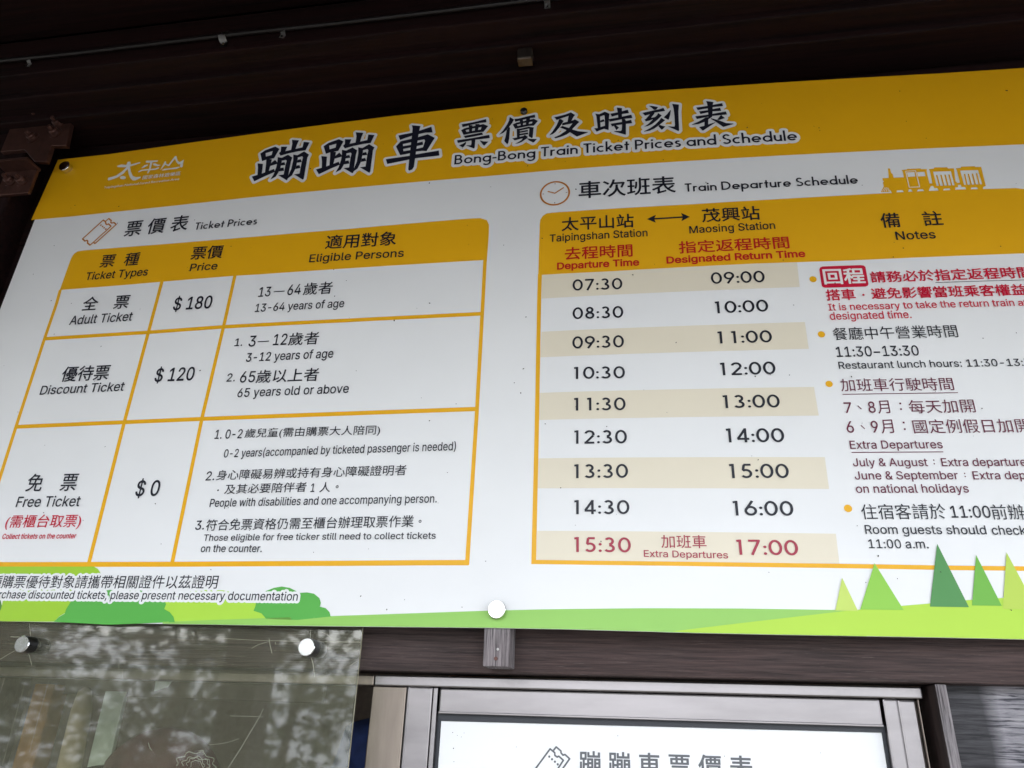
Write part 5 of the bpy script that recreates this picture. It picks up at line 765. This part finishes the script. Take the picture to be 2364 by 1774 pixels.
# ------------------------------------------------------------------ eaves
ev = thing('eave_roof', (0, -.8, 2.8), 'dark wooden eave roof hanging over the sign board', 'roof')
EY, EZ = -2.0, 2.60
bm = bmesh.new(); n = 9
for i in range(n):
    a = i/n; b = (i+1)/n
    y0 = -.15+(EY+.15)*a; y1 = -.15+(EY+.15)*b-(-.004); z0 = 2.975+(EZ-2.975)*a; z1 = 2.975+(EZ-2.975)*b
    v = [bm.verts.new(q) for q in ((-6, y0, z0), (6, y0, z0), (6, y1, z1), (-6, y1, z1), (-6, y0, z0+.03), (6, y0, z0+.03), (6, y1, z1+.03), (-6, y1, z1+.03))]
    for q in ((0, 1, 2, 3), (7, 6, 5, 4), (0, 4, 5, 1), (1, 5, 6, 2), (2, 6, 7, 3), (3, 7, 4, 0)): bm.faces.new([v[j] for j in q])
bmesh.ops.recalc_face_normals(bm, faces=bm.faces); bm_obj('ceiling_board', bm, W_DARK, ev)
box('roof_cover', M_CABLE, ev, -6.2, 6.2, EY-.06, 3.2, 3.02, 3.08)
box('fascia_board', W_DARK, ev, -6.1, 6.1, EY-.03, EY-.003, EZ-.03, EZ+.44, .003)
for nm, y0, z0, z1, lab in (('roof_beam', -.05, 2.822, 2.94, 'lowest and rearmost dark beam right above the sign board'), ('roof_beam', -.10, 2.843, 2.95, 'middle dark red brown beam in the stack of beams above the sign'), ('roof_beam', -.15, 2.860, 2.97, 'highest and foremost dark beam above the sign, carrying the cable')):
    bm = bmesh.new(); add_box(bm, -6, 6, y0, y0+.06 if y0 < -.06 else .05, z0, z1, .004)
    tag(bm_obj(nm, bm, W_DARK), lab, 'beam', 'dark beams stacked above the sign')
bm = bmesh.new(); add_tube(bm, [(-3+i*.2, -.1585, 2.9045-.0035*i*.2+.0016*math.sin(i*1.9)) for i in range(31)], .0050, 10)
tag(bm_obj('electric_cable', bm, M_CABLE, smooth=True), 'thin dark cable clipped along the beam above the sign', 'cable')
def clip_mesh():
    bm = bmesh.new(); n = 9; w = .0065; pr = []
    for i in range(n): a = math.pi*i/(n-1); pr.append((-.0095*math.sin(a), .0088*math.cos(a)))
    pr = [(-.0008, .018)]+[(y-.0006, z) for y, z in pr]+[(-.0008, -.019)]
    rows = [[bm.verts.new((x, y, z)) for y, z in pr] for x in (-w, w)]
    for i in range(len(pr)-1): bm.faces.new((rows[0][i], rows[1][i], rows[1][i+1], rows[0][i+1]))
    bmesh.ops.solidify(bm, geom=bm.faces[:], thickness=.0009)
    bmesh.ops.recalc_face_normals(bm, faces=bm.faces); return bm
cm = clip_mesh(); me0 = bpy.data.meshes.new('cable_clip'); cm.to_mesh(me0); cm.free(); me0.materials.append(M_ZINC)
for f in me0.polygons: f.use_smooth = True
sb = bmesh.new(); add_lathe(sb, (0, -.0018, -.0145), (0, -1, 0), [(.0032, 0), (.0030, .0014), (0, .0022)], 14); mes = bpy.data.meshes.new('screw_head'); sb.to_mesh(mes); sb.free(); mes.materials.append(M_STEEL)
for x, rz, lab in ((-1.335, .3, 'small metal cable clip furthest left on the dark cable, near the bracket'), (-.857, -.15, 'larger bent metal cable clip with a bright screw, left of centre on the cable'), (-.714, .35, 'small metal cable clip just right of the larger bent clip'), (-.143, .05, 'metal cable clip cut by the top edge of the picture, right of centre')):
    o = bpy.data.objects.new('cable_clip', me0); COL.objects.link(o); o.location = (x, -.1505, 2.9045-.0035*(x+3)); o.rotation_euler = (0, rz, 0); s = 1.25 if rz < 0 else .95; o.scale = (s, s, s)
    tag(o, lab, 'clip', 'metal clips on the ceiling cable')
    c = bpy.data.objects.new('screw_head', mes); COL.objects.link(c); c.parent = o
bm = bmesh.new(); add_box(bm, -.213, -.182, -.092, -.068, 2.812, 2.8425, .003)
tag(bm_obj('cable_cleat', bm, M_ALUTAN), 'short pale plastic cleat stuck under the beam above the middle of the sign', 'cleat')
# ------------------------------------------------------------------ timber column with bolted steel brackets
bm = bmesh.new(); add_box(bm, -1.86, -1.412, -.018, .16, 0, 2.86, .006)
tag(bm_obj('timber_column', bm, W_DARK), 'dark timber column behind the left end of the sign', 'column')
def plate(name, lab, poly, y, th, bolts, flange=None):
    bm = bmesh.new(); a = [bm.verts.new((x, y, z)) for x, z in poly]; b = [bm.verts.new((x, y-th, z)) for x, z in poly]; n = len(poly)
    bm.faces.new(a); bm.faces.new(b[::-1])
    for i in range(n): bm.faces.new((a[i], b[i], b[(i+1) % n], a[(i+1) % n]))
    bmesh.ops.recalc_face_normals(bm, faces=bm.faces); bmesh.ops.bevel(bm, geom=bm.edges[:], offset=.0012, segments=1, affect='EDGES')
    if flange: add_box(bm, *flange, .0012)
    root = bm_obj(name, bm, M_BOLT); tag(root, lab, 'bracket', 'brown steel brackets on the left column')
    for bx, bz, r in bolts:
        lb = lathe('bolt', M_BOLT, root, (bx, y-th, bz), (0, -1, 0), [(r*1.55, 0), (r*1.55, .0025), (r*1.02, .0027), (r, .003), (r, .011), (r*.86, .0125), (r*.5, .0127), (r*.5, .021), (r*.42, .023), (0, .023)], 6 if r < .009 else 24, smooth=r >= .009)
    return root
plate('steel_bracket', 'tall brown gusset plate with four bolts, left above the sign corner', [(-1.47, 2.86), (-1.40, 2.905), (-1.305, 2.842), (-1.293, 2.752), (-1.334, 2.757), (-1.331, 2.708), (-1.364, 2.712), (-1.405, 2.752), (-1.47, 2.752)], -.0185, .012, [(-1.395, 2.845, .0095), (-1.393, 2.787, .0105), (-1.337, 2.824, .0095), (-1.336, 2.796, .0105)])
plate('steel_bracket', 'small square brown plate with two bolts, left of the sign corner', [(-1.437, 2.622), (-1.352, 2.622), (-1.352, 2.690), (-1.437, 2.690)], -.0185, .009, [(-1.412, 2.662, .0105), (-1.380, 2.659, .0105)], (-1.437, -1.350, -.062, -.0185, 2.690, 2.697))
# ------------------------------------------------------------------ round caps that hold the sheets
def cap(c, r, length, lab, dark, back=0.0, back_r=None):
    root = lathe('screw_cap', M_STEEL, None, c, (0, 1, 0), [(0, 0), (r*.93, 0), (r, .0010), (r, length)], 40)
    if dark:
        lathe('cap_barrel', M_STEELD, root, c, (0, 1, 0), [(r*1.004, .0016), (r*1.004, length)], 40)
        lathe('spacer', M_STEELD, root, (c[0], c[1]+length+.004, c[2]), (0, 1, 0), [(r*.98, 0), (r*.98, back)], 40)
    return tag(root, lab, 'cap', 'round steel caps holding the sheets')
cap((-.2180, -.0278, 1.7130), .0138, .0115, 'bright round steel cap at the bottom edge of the sign, above the batten', False)
cap((-1.3140, .0010, 2.7220), .0138, .0130, 'round steel cap with a dark face at the top left corner of the sign', False)
cap((-1.0430, -.0080, 1.6473), .0138, .0220, 'scuffed round cap on the clear sheet among the cracks, lower left', True, .027)
cap((-.5285, -.0080, 1.6532), .0138, .0220, 'shiny round cap near the right edge of the clear sheet', True, .027)
c = (-.2065, -.0245, 2.7375)
t_ = lathe('screw_cap', M_STEELD, None, c, (0, 1, 0), [(.0018, .003), (.0034, .003), (.0036, .0006), (.0058, 0), (.0072, .0012), (.0072, .0088)], 24); tag(t_, 'small dark bolt with a socket at the top edge of the sign above the title', 'cap', 'round steel caps holding the sheets')
lathe('socket', M_RUB, t_, c, (0, 1, 0), [(0, .0032), (.0034, .0031)], 6, smooth=False)
# ------------------------------------------------------------------ sliding window under the beam
wn = thing('sliding_window', (-.02, .1, 1.3), 'bronze aluminium sliding window frame below the beam', 'window')
zt = lambda x: 1.6192+.006*(x+.47)
def hbox(name, m, x0, x1, y0, y1, d0, d1, bev, par=wn): return box(name, m, par, x0, x1, y0, y1, zt(x0)+d0, zt(x0)+d1, bev, zt(x1)+d0, zt(x1)+d1)
rail = hbox('head_rail', M_ALU, -.4395, .4112, .080, .125, -.0166, 0, .0022)
hbox('rail_end', M_ALUTAN, -1.95, -.4405, .081, .125, -.0166, -.0004, .002)
box('jamb', M_ALUTAN, wn, -.4433, -.3845, .0865, .125, .93, zt(-.41)-.0172, .0018)
box('jamb', M_ALU, wn, -.3832, -.3395, .0845, .125, .93, zt(-.36)-.0172, .0022)
box('jamb_groove', M_ALU, wn, -.3806, -.3786, .0836, .085, .93, zt(-.36)-.0174, .0004)
box('stile', M_ALU, wn, -.3388, -.3312, .0865, .125, .93, zt(-.33)-.0172, .0012)
hbox('sash_rail', M_ALU, -.3282, .3512, .0880, .118, -.0560, -.0178, .0026)
hbox('rail_lip', M_ALU, -.3282, .3512, .0862, .0885, -.0560, -.0525, .0009)
box('jamb', M_ALU, wn, .3548, .3760, .0855, .125, .93, zt(.36)-.0172, .0028); box('jamb', M_ALU, wn, .3762, .4030, .0885, .125, .93, zt(.38)-.0172, .0035)
box('jamb_edge', M_ALUTAN, wn, .4032, .4046, .082, .125, .93, zt(.40)-.0172, .0004)
bm = bmesh.new(); add_box(bm, -.3310, .3580, .0975, .1165, 1.5533, 1.5655, 0, 1.5608, 1.5712); add_box(bm, -.3310, -.3258, .0975, .1165, .93, 1.5533); add_box(bm, .3508, .3580, .0975, .1165, .93, 1.5608)
bm_obj('gasket', bm, M_RUB, wn)
# ------------------------------------------------------------------ the white poster in the window
po = box('window_poster', PM['w'], None, -.3253, .3503, .1002, .1012, 1.02, 1.5533, 0, 1.02, 1.5606); tag(po, 'white price poster with grey lettering and a ticket drawing in the window', 'poster')
for it in POSTER:
    if it[0] == 'T': v, f = lay_text(it); nm = 'text_line'
    else: l, c_, v, f = shape_of(it); nm = 'ticket_drawing' if it[0] == 'L' else 'perforation_dot'
    q = Sheet(); q.add(v, f); q.build(nm, PM['gr'], po, 2 if it[0] == 'L' else 1.3, flat_y=.1001)
q = Sheet()
for x, z, r in ((-305, -13, .7), (-297, -17, .5), (-290, -19, .5), (-302, -36, .9), (-300, -55, .6), (-286, -13, .5), (-40, -8, .6), (120, -30, .6), (260, -20, .5), (-200, -30, .5)): v, f = disc((x, z), r, 8), [list(range(8))]; q.add(v, f)
q.build('dirt_speck', M_SPECK, po, 1.5, flat_y=.1001)
# ------------------------------------------------------------------ clear acrylic sheet
bm = bmesh.new(); v = [bm.verts.new(p) for p in ((-1.80, .0140, .95), (-.4395, .0140, .95), (-.4460, .0140, 1.722), (-1.80, .0140, 1.722))]
fr_ = bm.faces.new(v)
bk = [bm.verts.new((q.co.x, .0180, q.co.z)) for q in v]
for i in range(4): bm.faces.new((v[i], bk[i], bk[(i+1) % 4], v[(i+1) % 4]))
bmesh.ops.recalc_face_normals(bm, faces=bm.faces)
ac = bm_obj('acrylic_sheet', bm, [M_ACR, M_ACRE]); tag(ac, 'scratched clear acrylic sheet reflecting trees, hung left of the window', 'screen')
for f in ac.data.polygons: f.material_index = 0 if abs(f.normal.y) > .5 else 1
ACR = [[[[-595.3,10.9],[-599.3,-0.4],[-610.3,-22.8],[-623.3,-48.8],[-637.7,-74.5]],0.7],[[[-649.9,-1.5],[-620.7,-0.9],[-592.3,-1.0]],0.5],[[[-676.3,-43.9],[-658.3,-41.9],[-643.6,-38.8],[-628.0,-33.2]],0.5],[[[-605.4,117.7],[-602.0,107.9],[-595.9,94.0]],0.9],[[[-527.3,89.7],[-522.2,79.2],[-516.6,60.4]],1.0],[[[-685.6,115.4],[-630.5,113.7],[-551.3,113.5]],0.45],[[[-526.3,113.6],[-489.2,113.9],[-444.8,114.4]],0.45],[[[-534.5,131.0],[-533.0,119.1]],0.8],[[[-632.8,100.9],[-622.8,106.8],[-604.7,112.1]],0.5],[[[-591.2,107.4],[-593.5,111.6]],0.5],[[[-514.7,129.3],[-506.2,124.5]],0.5],[[[-509.9,128.7],[-497.8,119.8]],0.4],[[[-459.8,78.0],[-448.0,85.7]],0.5],[[[-1058.5,133.1],[-1052.8,121.5],[-1048.5,111.4]],0.9],[[[-1044.4,85.7],[-1037.1,75.9],[-1029.9,64.8]],0.9],[[[-1087.9,110.7],[-1079.1,110.2],[-1069.7,110.6]],0.9],[[[-1094.9,72.9],[-1082.5,81.3],[-1070.3,88.0]],0.6],[[[-781.9,-44.8],[-777.9,-51.6],[-772.1,-56.3]],0.5],[[[-858.6,63.5],[-852.5,47.4]],0.4],[[[-867.3,71.5],[-863.5,60.7]],0.4],[[[-1075.0,44.1],[-1075.2,19.3]],0.4],[[[-1033.3,28.7],[-1033.0,-32.9],[-1031.6,-90.8]],0.35],[[[-989.6,42.3],[-990.0,-15.6],[-989.1,-70.0]],0.35],[[[-725.9,-75.7],[-723.8,-74.1],[-722.9,-72.6],[-723.6,-71.1],[-725.5,-69.2],[-727.0,-67.2],[-726.9,-65.4],[-724.7,-64.0],[-721.2,-63.3],[-717.7,-62.9],[-715.2,-62.2],[-714.0,-60.8],[-713.4,-58.8],[-712.3,-56.8],[-710.2,-55.4],[-706.9,-55.3],[-703.3,-56.0],[-700.0,-57.0],[-697.2,-57.5],[-694.7,-56.9],[-691.9,-55.7],[-688.8,-54.6],[-685.5,-54.4],[-682.7,-55.4],[-680.7,-57.3],[-679.1,-59.2],[-677.4,-60.6],[-674.8,-61.1],[-671.3,-61.3],[-667.5,-61.6],[-664.7,-62.6],[-663.5,-64.4],[-663.9,-66.5],[-664.9,-68.4],[-665.1,-70.1],[-663.7,-71.4],[-661.0,-72.8],[-658.4,-74.4],[-657.2,-76.2],[-658.2,-77.9]],0.5],[[[-714.1,-75.2],[-713.9,-74.2],[-714.9,-73.2],[-716.4,-72.0],[-717.5,-70.7],[-717.3,-69.5],[-715.6,-68.6],[-713.2,-68.1],[-710.9,-67.7],[-709.6,-67.0],[-709.2,-65.9],[-709.0,-64.5],[-708.3,-63.2],[-706.7,-62.4],[-704.4,-62.3],[-701.8,-62.7],[-699.5,-63.2],[-697.7,-63.2],[-696.0,-62.6],[-694.2,-61.6],[-692.1,-60.8],[-689.9,-60.8],[-687.9,-61.6],[-686.4,-62.8],[-685.1,-63.9],[-683.6,-64.6],[-681.6,-64.7],[-679.0,-64.7],[-676.5,-64.8],[-674.6,-65.5],[-673.9,-66.8],[-674.1,-68.2],[-674.5,-69.5],[-674.1,-70.5],[-672.7,-71.3],[-670.6,-72.2],[-668.7,-73.2],[-668.1,-74.3],[-668.9,-75.5],[-670.8,-76.5]],0.5],[[[-706.3,-74.9],[-707.3,-74.0],[-708.4,-73.0],[-709.1,-71.9],[-708.9,-70.9],[-707.9,-70.1],[-706.4,-69.6],[-705.2,-69.1],[-704.7,-68.4],[-704.8,-67.3],[-704.9,-66.1],[-704.5,-65.0],[-703.5,-64.4],[-701.9,-64.3],[-700.3,-64.7],[-698.8,-64.9],[-697.8,-64.7],[-696.9,-63.9],[-695.9,-63.0],[-694.6,-62.4],[-693.2,-62.5],[-691.9,-63.2],[-690.8,-64.2],[-689.8,-65.1],[-688.7,-65.5],[-687.3,-65.4],[-685.6,-65.2],[-684.1,-65.4],[-682.9,-66.1],[-682.5,-67.2],[-682.4,-68.5],[-682.3,-69.6],[-681.7,-70.4],[-680.5,-71.0],[-679.0,-71.7],[-677.8,-72.5],[-677.5,-73.6],[-678.0,-74.6],[-679.1,-75.5],[-679.9,-76.3]],0.5],[[[-700.5,-75.9],[-701.2,-69.6],[-695.7,-66.9],[-686.3,-67.8],[-679.7,-76.3]],0.5],[[[-679.5,-63.7],[-671.7,-64.6],[-668.7,-74.6],[-673.7,-76.0]],0.5],[[[-692.6,-53.5],[-684.5,-51.9],[-683.7,-58.8]],0.5]]
q = Sheet()
for l, wd_ in ACR:
    for a, b in zip(l, l[1:]): q.add([(p[0], p[1]) for p in rect(a, b, wd_/2)], [[0, 1, 2, 3]])
for k in range(90):
    x = random.uniform(-1120, -450); zz = random.uniform(-70, 120) if k > 50 else random.uniform(72, 80); r = random.uniform(.3, .9); a = random.uniform(0, 3)
    q.add([(x+r*math.cos(a), zz+r*math.sin(a)), (x-.4*r*math.sin(a), zz+.4*r*math.cos(a)), (x-r*math.cos(a), zz-r*math.sin(a)), (x+.4*r*math.sin(a), zz-.4*r*math.cos(a))], [[0, 1, 2, 3]])
o = q.build('scratch', M_SCR, ac, 1, flat_y=.0138); o['kind'] = 'stuff'
# ------------------------------------------------------------------ the office behind the window
rm = thing('office_room', (0, 1.3, 0), 'dim brown office room seen through the clear sheet', 'room')
box('wall', M_INT, rm, -3.2, 2.2, 2.6, 2.7, 0, 2.9); box('wall', M_INT, rm, -3.3, -3.2, .13, 2.6, 0, 2.9); box('wall', M_INT, rm, 2.2, 2.3, .13, 2.6, 0, 2.9)
box('ceiling', M_INT, rm, -3.3, 2.3, .13, 2.7, 2.5, 2.56); box('floor', M_INT, rm, -3.3, 2.3, .13, 2.7, .004, .05)
box('counter', W_SIDE, rm, -1.95, .45, .055, .5, .05, .93, .004)
o = box('pale_reflection', M_PALE, None, -1.232, -1.180, .50, .512, .93, 1.590, .002); tag(o, 'narrow pale strip set behind the clear sheet as a reflection of sky', 'board')  # solid strip in place of bright sky mirrored in the sheet
bm = bmesh.new(); pp = [(-1.109, 1.615), (-1.068, 1.616), (-1.076, 1.603), (-1.107, 1.593)]; a = [bm.verts.new((x, .50, z)) for x, z in pp]; b = [bm.verts.new((x, .498, z)) for x, z in pp]; bm.faces.new(a); bm.faces.new(b[::-1])
for i in range(4): bm.faces.new((a[i], b[i], b[(i+1) % 4], a[(i+1) % 4]))
bmesh.ops.recalc_face_normals(bm, faces=bm.faces); tag(bm_obj('reflection_patch', bm, M_PALE), 'pale slanted patch set behind the clear sheet as a reflection of sky', 'reflection')  # solid patch coloured like sky mirrored in the sheet
bm = bmesh.new(); add_box(bm, -1.40, -.70, .505, .52, 1.58, 2.4, .002); tag(bm_obj('hanging_cloth', bm, M_INT), 'brown cloth hanging inside behind the clear sheet', 'cloth')
bm = bmesh.new(); add_tube(bm, [(-1.252, .47, .93), (-1.252, .47, 1.2), (-1.254, .47, 1.45), (-1.258, .47, 1.55), (-1.262, .47, 1.588), (-1.264, .47, 1.597)], [.026, .025, .0245, .022, .014, .003], 16)
tag(bm_obj('tan_reflection', bm, M_TAN, smooth=True), 'tan upright set behind the clear sheet as a reflected shape', 'roll')  # solid upright in place of a trunk-like shape mirrored in the sheet
bm = bmesh.new(); add_box(bm, -1.395, -1.343, .47, .52, .93, 1.60, .004); tag(bm_obj('orange_reflection', bm, M_ORANGE), 'orange brown upright set at the lower left behind the clear sheet as a reflected shape', 'post')  # solid bar coloured like an upright mirrored in the sheet
# ------------------------------------------------------------------ people inside: one skinned body each, clothes as children
def skinned(name, J, E, m, parent, root=0, sub=2):
    me = bpy.data.meshes.new(name); me.from_pydata([j[0] for j in J], E, []); o = bpy.data.objects.new(name, me); COL.objects.link(o)
    o.modifiers.new('s', 'SKIN'); md = o.modifiers.new('u', 'SUBSURF'); md.levels = md.render_levels = sub
    for i, j in enumerate(J): me.skin_vertices[0].data[i].radius = (j[1], j[1]) if not isinstance(j[1], tuple) else j[1]; me.skin_vertices[0].data[i].use_root = (i == root)
    dg = bpy.context.evaluated_depsgraph_get(); dg.update(); m2 = bpy.data.meshes.new_from_object(o.evaluated_get(dg)); bpy.data.objects.remove(o)
    m2.name = name
    for f in m2.polygons: f.use_smooth = True
    return link(name, m2, m, parent)
def person(loc, hgt, face, lab, cloth, hood):
    root = thing('person', loc, lab, 'person', None); k = hgt/1.70; ca, sa = math.cos(face), math.sin(face)
    def W(x, y, z): return Vector((loc[0]+(x*ca-y*sa)*k, loc[1]+(x*sa+y*ca)*k, loc[2]+z*k))
    V = lambda x, y, z, r: (W(x, y, z), r*k)
    J = [V(0, 0, .93, .13), V(0, 0, 1.10, .12), V(0, .01, 1.28, .145), V(0, .01, 1.41, .085), V(0, 0, 1.47, .052), V(0, -.01, 1.52, .062), V(0, -.015, 1.60, .088), V(0, -.005, 1.665, .070)]
    E = [(i, i+1) for i in range(7)]
    for s in (-1, 1):
        b = len(J); J += [V(s*.17, .01, 1.37, .062), V(s*.235, .0, 1.12, .045), V(s*.20, -.17, .98, .036), V(s*.185, -.22, .96, .026)]; E += [(3, b), (b, b+1), (b+1, b+2), (b+2, b+3)]
        for q in range(5):                                  # palm end to five unequal, slightly bent fingers
            f = len(J); dx = (-.030+.015*q)*1.0; ln = (.045, .075, .083, .077, .058)[q] if s > 0 else (.058, .077, .083, .075, .045)[q]
            J += [V(s*.185+dx*.7, -.255, .955, .010), V(s*.185+dx, -.262-ln*.6, .950, .0085), V(s*.185+dx*1.1, -.262-ln, .938, .007)]; E += [(b+3, f), (f, f+1), (f+1, f+2)]
        g = len(J); J += [V(s*.095, 0, .86, .085), V(s*.10, -.01, .50, .058), V(s*.10, .01, .10, .040), V(s*.10, -.12, .045, .036)]; E += [(0, g), (g, g+1), (g+1, g+2), (g+2, g+3)]
    skinned('body', J, E, M_SKIN, root)
    JJ = [V(0, 0, .86, .165), V(0, 0, 1.08, .155), V(0, .01, 1.27, .170), V(0, .01, 1.39, .115), V(0, .005, 1.45, .070)]; EE = [(0, 1), (1, 2), (2, 3), (3, 4)]
    for s in (-1, 1): b = len(JJ); JJ += [V(s*.18, .01, 1.36, .080), V(s*.24, 0, 1.12, .062), V(s*.205, -.16, .99, .052)]; EE += [(3, b), (b, b+1), (b+1, b+2)]
    skinned('jacket', JJ, EE, cloth, root)
    JT = [V(0, 0, .93, .155)]; ET = []
    for s in (-1, 1): b = len(JT); JT += [V(s*.098, 0, .84, .105), V(s*.102, -.01, .50, .078), V(s*.102, .01, .09, .062)]; ET += [(0, b), (b, b+1), (b+1, b+2)]
    skinned('trousers', JT, ET, M_TROU, root)
    def blob(name, m, c, rx, ry, rz, nz=14, cut=None):
        bm = bmesh.new(); bmesh.ops.create_uvsphere(bm, u_segments=28, v_segments=nz, radius=1)
        if cut: bmesh.ops.bisect_plane(bm, geom=bm.verts[:]+bm.edges[:]+bm.faces[:], plane_co=cut[0], plane_no=cut[1], clear_outer=True)
        for q in bm.verts: q.co = W(c[0]+q.co.x*rx, c[1]+q.co.y*ry, c[2]+q.co.z*rz)
        return bm_obj(name, bm, m, root, True)
    for s in (-1, 1):
        blob('eye', M_HAIR, (s*.032, -.093, 1.585), .011, .007, .007, 8); blob('ear', M_SKIN, (s*.086, .0, 1.575), .012, .022, .032, 8)
    blob('nose', M_SKIN, (0, -.105, 1.560), .013, .018, .024, 8); blob('mouth', M_MAROON, (0, -.094, 1.522), .024, .007, .006, 8)
    blob('hair', M_HAIR, (0, .012, 1.600), .094, .104, .106, 16, ((0, -.30, -.30), (0, -.75, -.66)))
    if hood:
        blob('hood', cloth, (0, .018, 1.585), .118, .132, .134, 18, ((0, -.62, 0), (0, -1, -.35)))
        bm = bmesh.new(); n = 14                                            # stiff cap brim under the hood
        rows = []
        for i in range(n+1):
            a = math.pi*(.12+.76*i/n); rows.append([bm.verts.new(W(.080*math.cos(a)*r, -.035-.085*math.sin(a)*r, 1.640-.022*(r-1))) for r in (1.0, 1.35, 1.72)])
        for i in range(n):
            for j in range(2): bm.faces.new((rows[i][j], rows[i+1][j], rows[i+1][j+1], rows[i][j+1]))
        bmesh.ops.solidify(bm, geom=bm.faces[:], thickness=.004); bm_obj('cap_brim', bm, M_CAPB, root, True)
    return root
person((-.925, .27, -.005), 1.512, rad(-75), 'person in a maroon hooded jacket and dark cap brim behind the clear sheet', M_MAROON, True)
person((-.305, .30, 0), 1.86, rad(0), 'person in a navy jacket, only the shoulder showing between clear sheet and window', M_NAVY, False)
# ------------------------------------------------------------------ outside, behind the photographer: porch post and trees (they show as reflections)
bm = bmesh.new(); add_box(bm, -1.50, -1.36, -1.60, -1.46, 0, 2.68, .006); tag(bm_obj('porch_post', bm, W_SIDE), 'square porch post under the eave edge, mirrored in the clear sheet', 'post')
def tree(loc, h, r, nleaf, lab, leafm, size, base=.2, seed=0):
    R = random.Random(seed); root = thing('tree', loc, lab, 'tree', 'trees facing the ticket office')
    bm = bmesh.new(); x, y, z = loc; tips = []
    pts = [(x+.06*math.sin(i*1.3+seed)*i*.3, y+.05*math.cos(i*1.7+seed)*i*.3, z+h*.85*i/7) for i in range(8)]; add_tube(bm, pts, [.11*h/5*(1-i/8.6) for i in range(8)], 9)
    for k in range(16):
        i = R.randint(2, 7); a = R.uniform(0, 6.28); l = r*R.uniform(.6, 1.05)*(1-.35*(i/7)); p0 = Vector(pts[i]); p1 = p0+Vector((math.cos(a)*l*.5, math.sin(a)*l*.5, l*.22)); p2 = p0+Vector((math.cos(a)*l, math.sin(a)*l, l*.30-.1))
        add_tube(bm, [p0, p1, p2], [.03*h/5, .018*h/5, .007*h/5], 6); tips += [p1, p2, (p1+p2)/2, p0.lerp(p1, .6)]
    bm_obj('trunk', bm, M_BARK, root, True)
    bm = bmesh.new()
    cl = [Vector(t)+Vector((R.gauss(0, .25), R.gauss(0, .25), R.gauss(0, .25)))*r*.35 for t in tips for _ in range(2)]
    cl += [Vector((x+r*.8*R.uniform(-1, 1), y+r*.8*R.uniform(-1, 1), z+h*R.uniform(base, .95))) for _ in range(int(len(cl)*.5))]
    for k in range(nleaf):
        c = R.choice(cl)+Vector((R.gauss(0, 1), R.gauss(0, 1), R.gauss(0, .7)))*r*.16; a = R.uniform(0, 6.28); t = R.uniform(-.9, .5); L = size*R.uniform(.6, 1.3); wv = L*R.uniform(.26, .42)
        d = Vector((math.cos(a)*math.cos(t), math.sin(a)*math.cos(t), math.sin(t))); n_ = d.cross(Vector((R.uniform(-1, 1), R.uniform(-1, 1), R.uniform(-.2, 1)))).normalized()
        v = [bm.verts.new(q) for q in (c, c+d*L*.45+n_*wv*.5, c+d*L, c+d*L*.45-n_*wv*.5)]; bm.faces.new(v)
    bm_obj('crown', bm, leafm, root); return root
for a in (((-3.05, -5.6, -.4), 4.2, 1.0, 1000, 'slender open leafed tree nearest to the porch post', M_LEAF, .17, .25, 1), ((-4.6, -6.2, -.5), 5.2, 1.7, 7000, 'dense dark tree beside the slender one', M_LEAF, .17, .1, 2), ((-6.6, -6.0, -.5), 5.5, 1.8, 7500, 'olive tree with a thick crown left of the dense tree', M_LEAF2, .17, .1, 3), ((-8.8, -7.0, -.8), 6.0, 2.2, 8000, 'broad olive tree furthest left outside', M_LEAF2, .2, .1, 4),
          ((-3.0, -8.6, -1.6), 5.0, 1.5, 1200, 'small thin tree low on the slope', M_LEAF, .2, .1, 5), ((2.6, -11, -2.1), 3.2, 1.5, 1300, 'low bushy tree to the right outside', M_LEAF, .2, .1, 6), ((6.5, -9.5, -1.6), 6.0, 2.0, 2400, 'taller tree furthest right outside', M_LEAF, .2, .1, 7)):
    tree(*a)
bpy.context.view_layer.update()
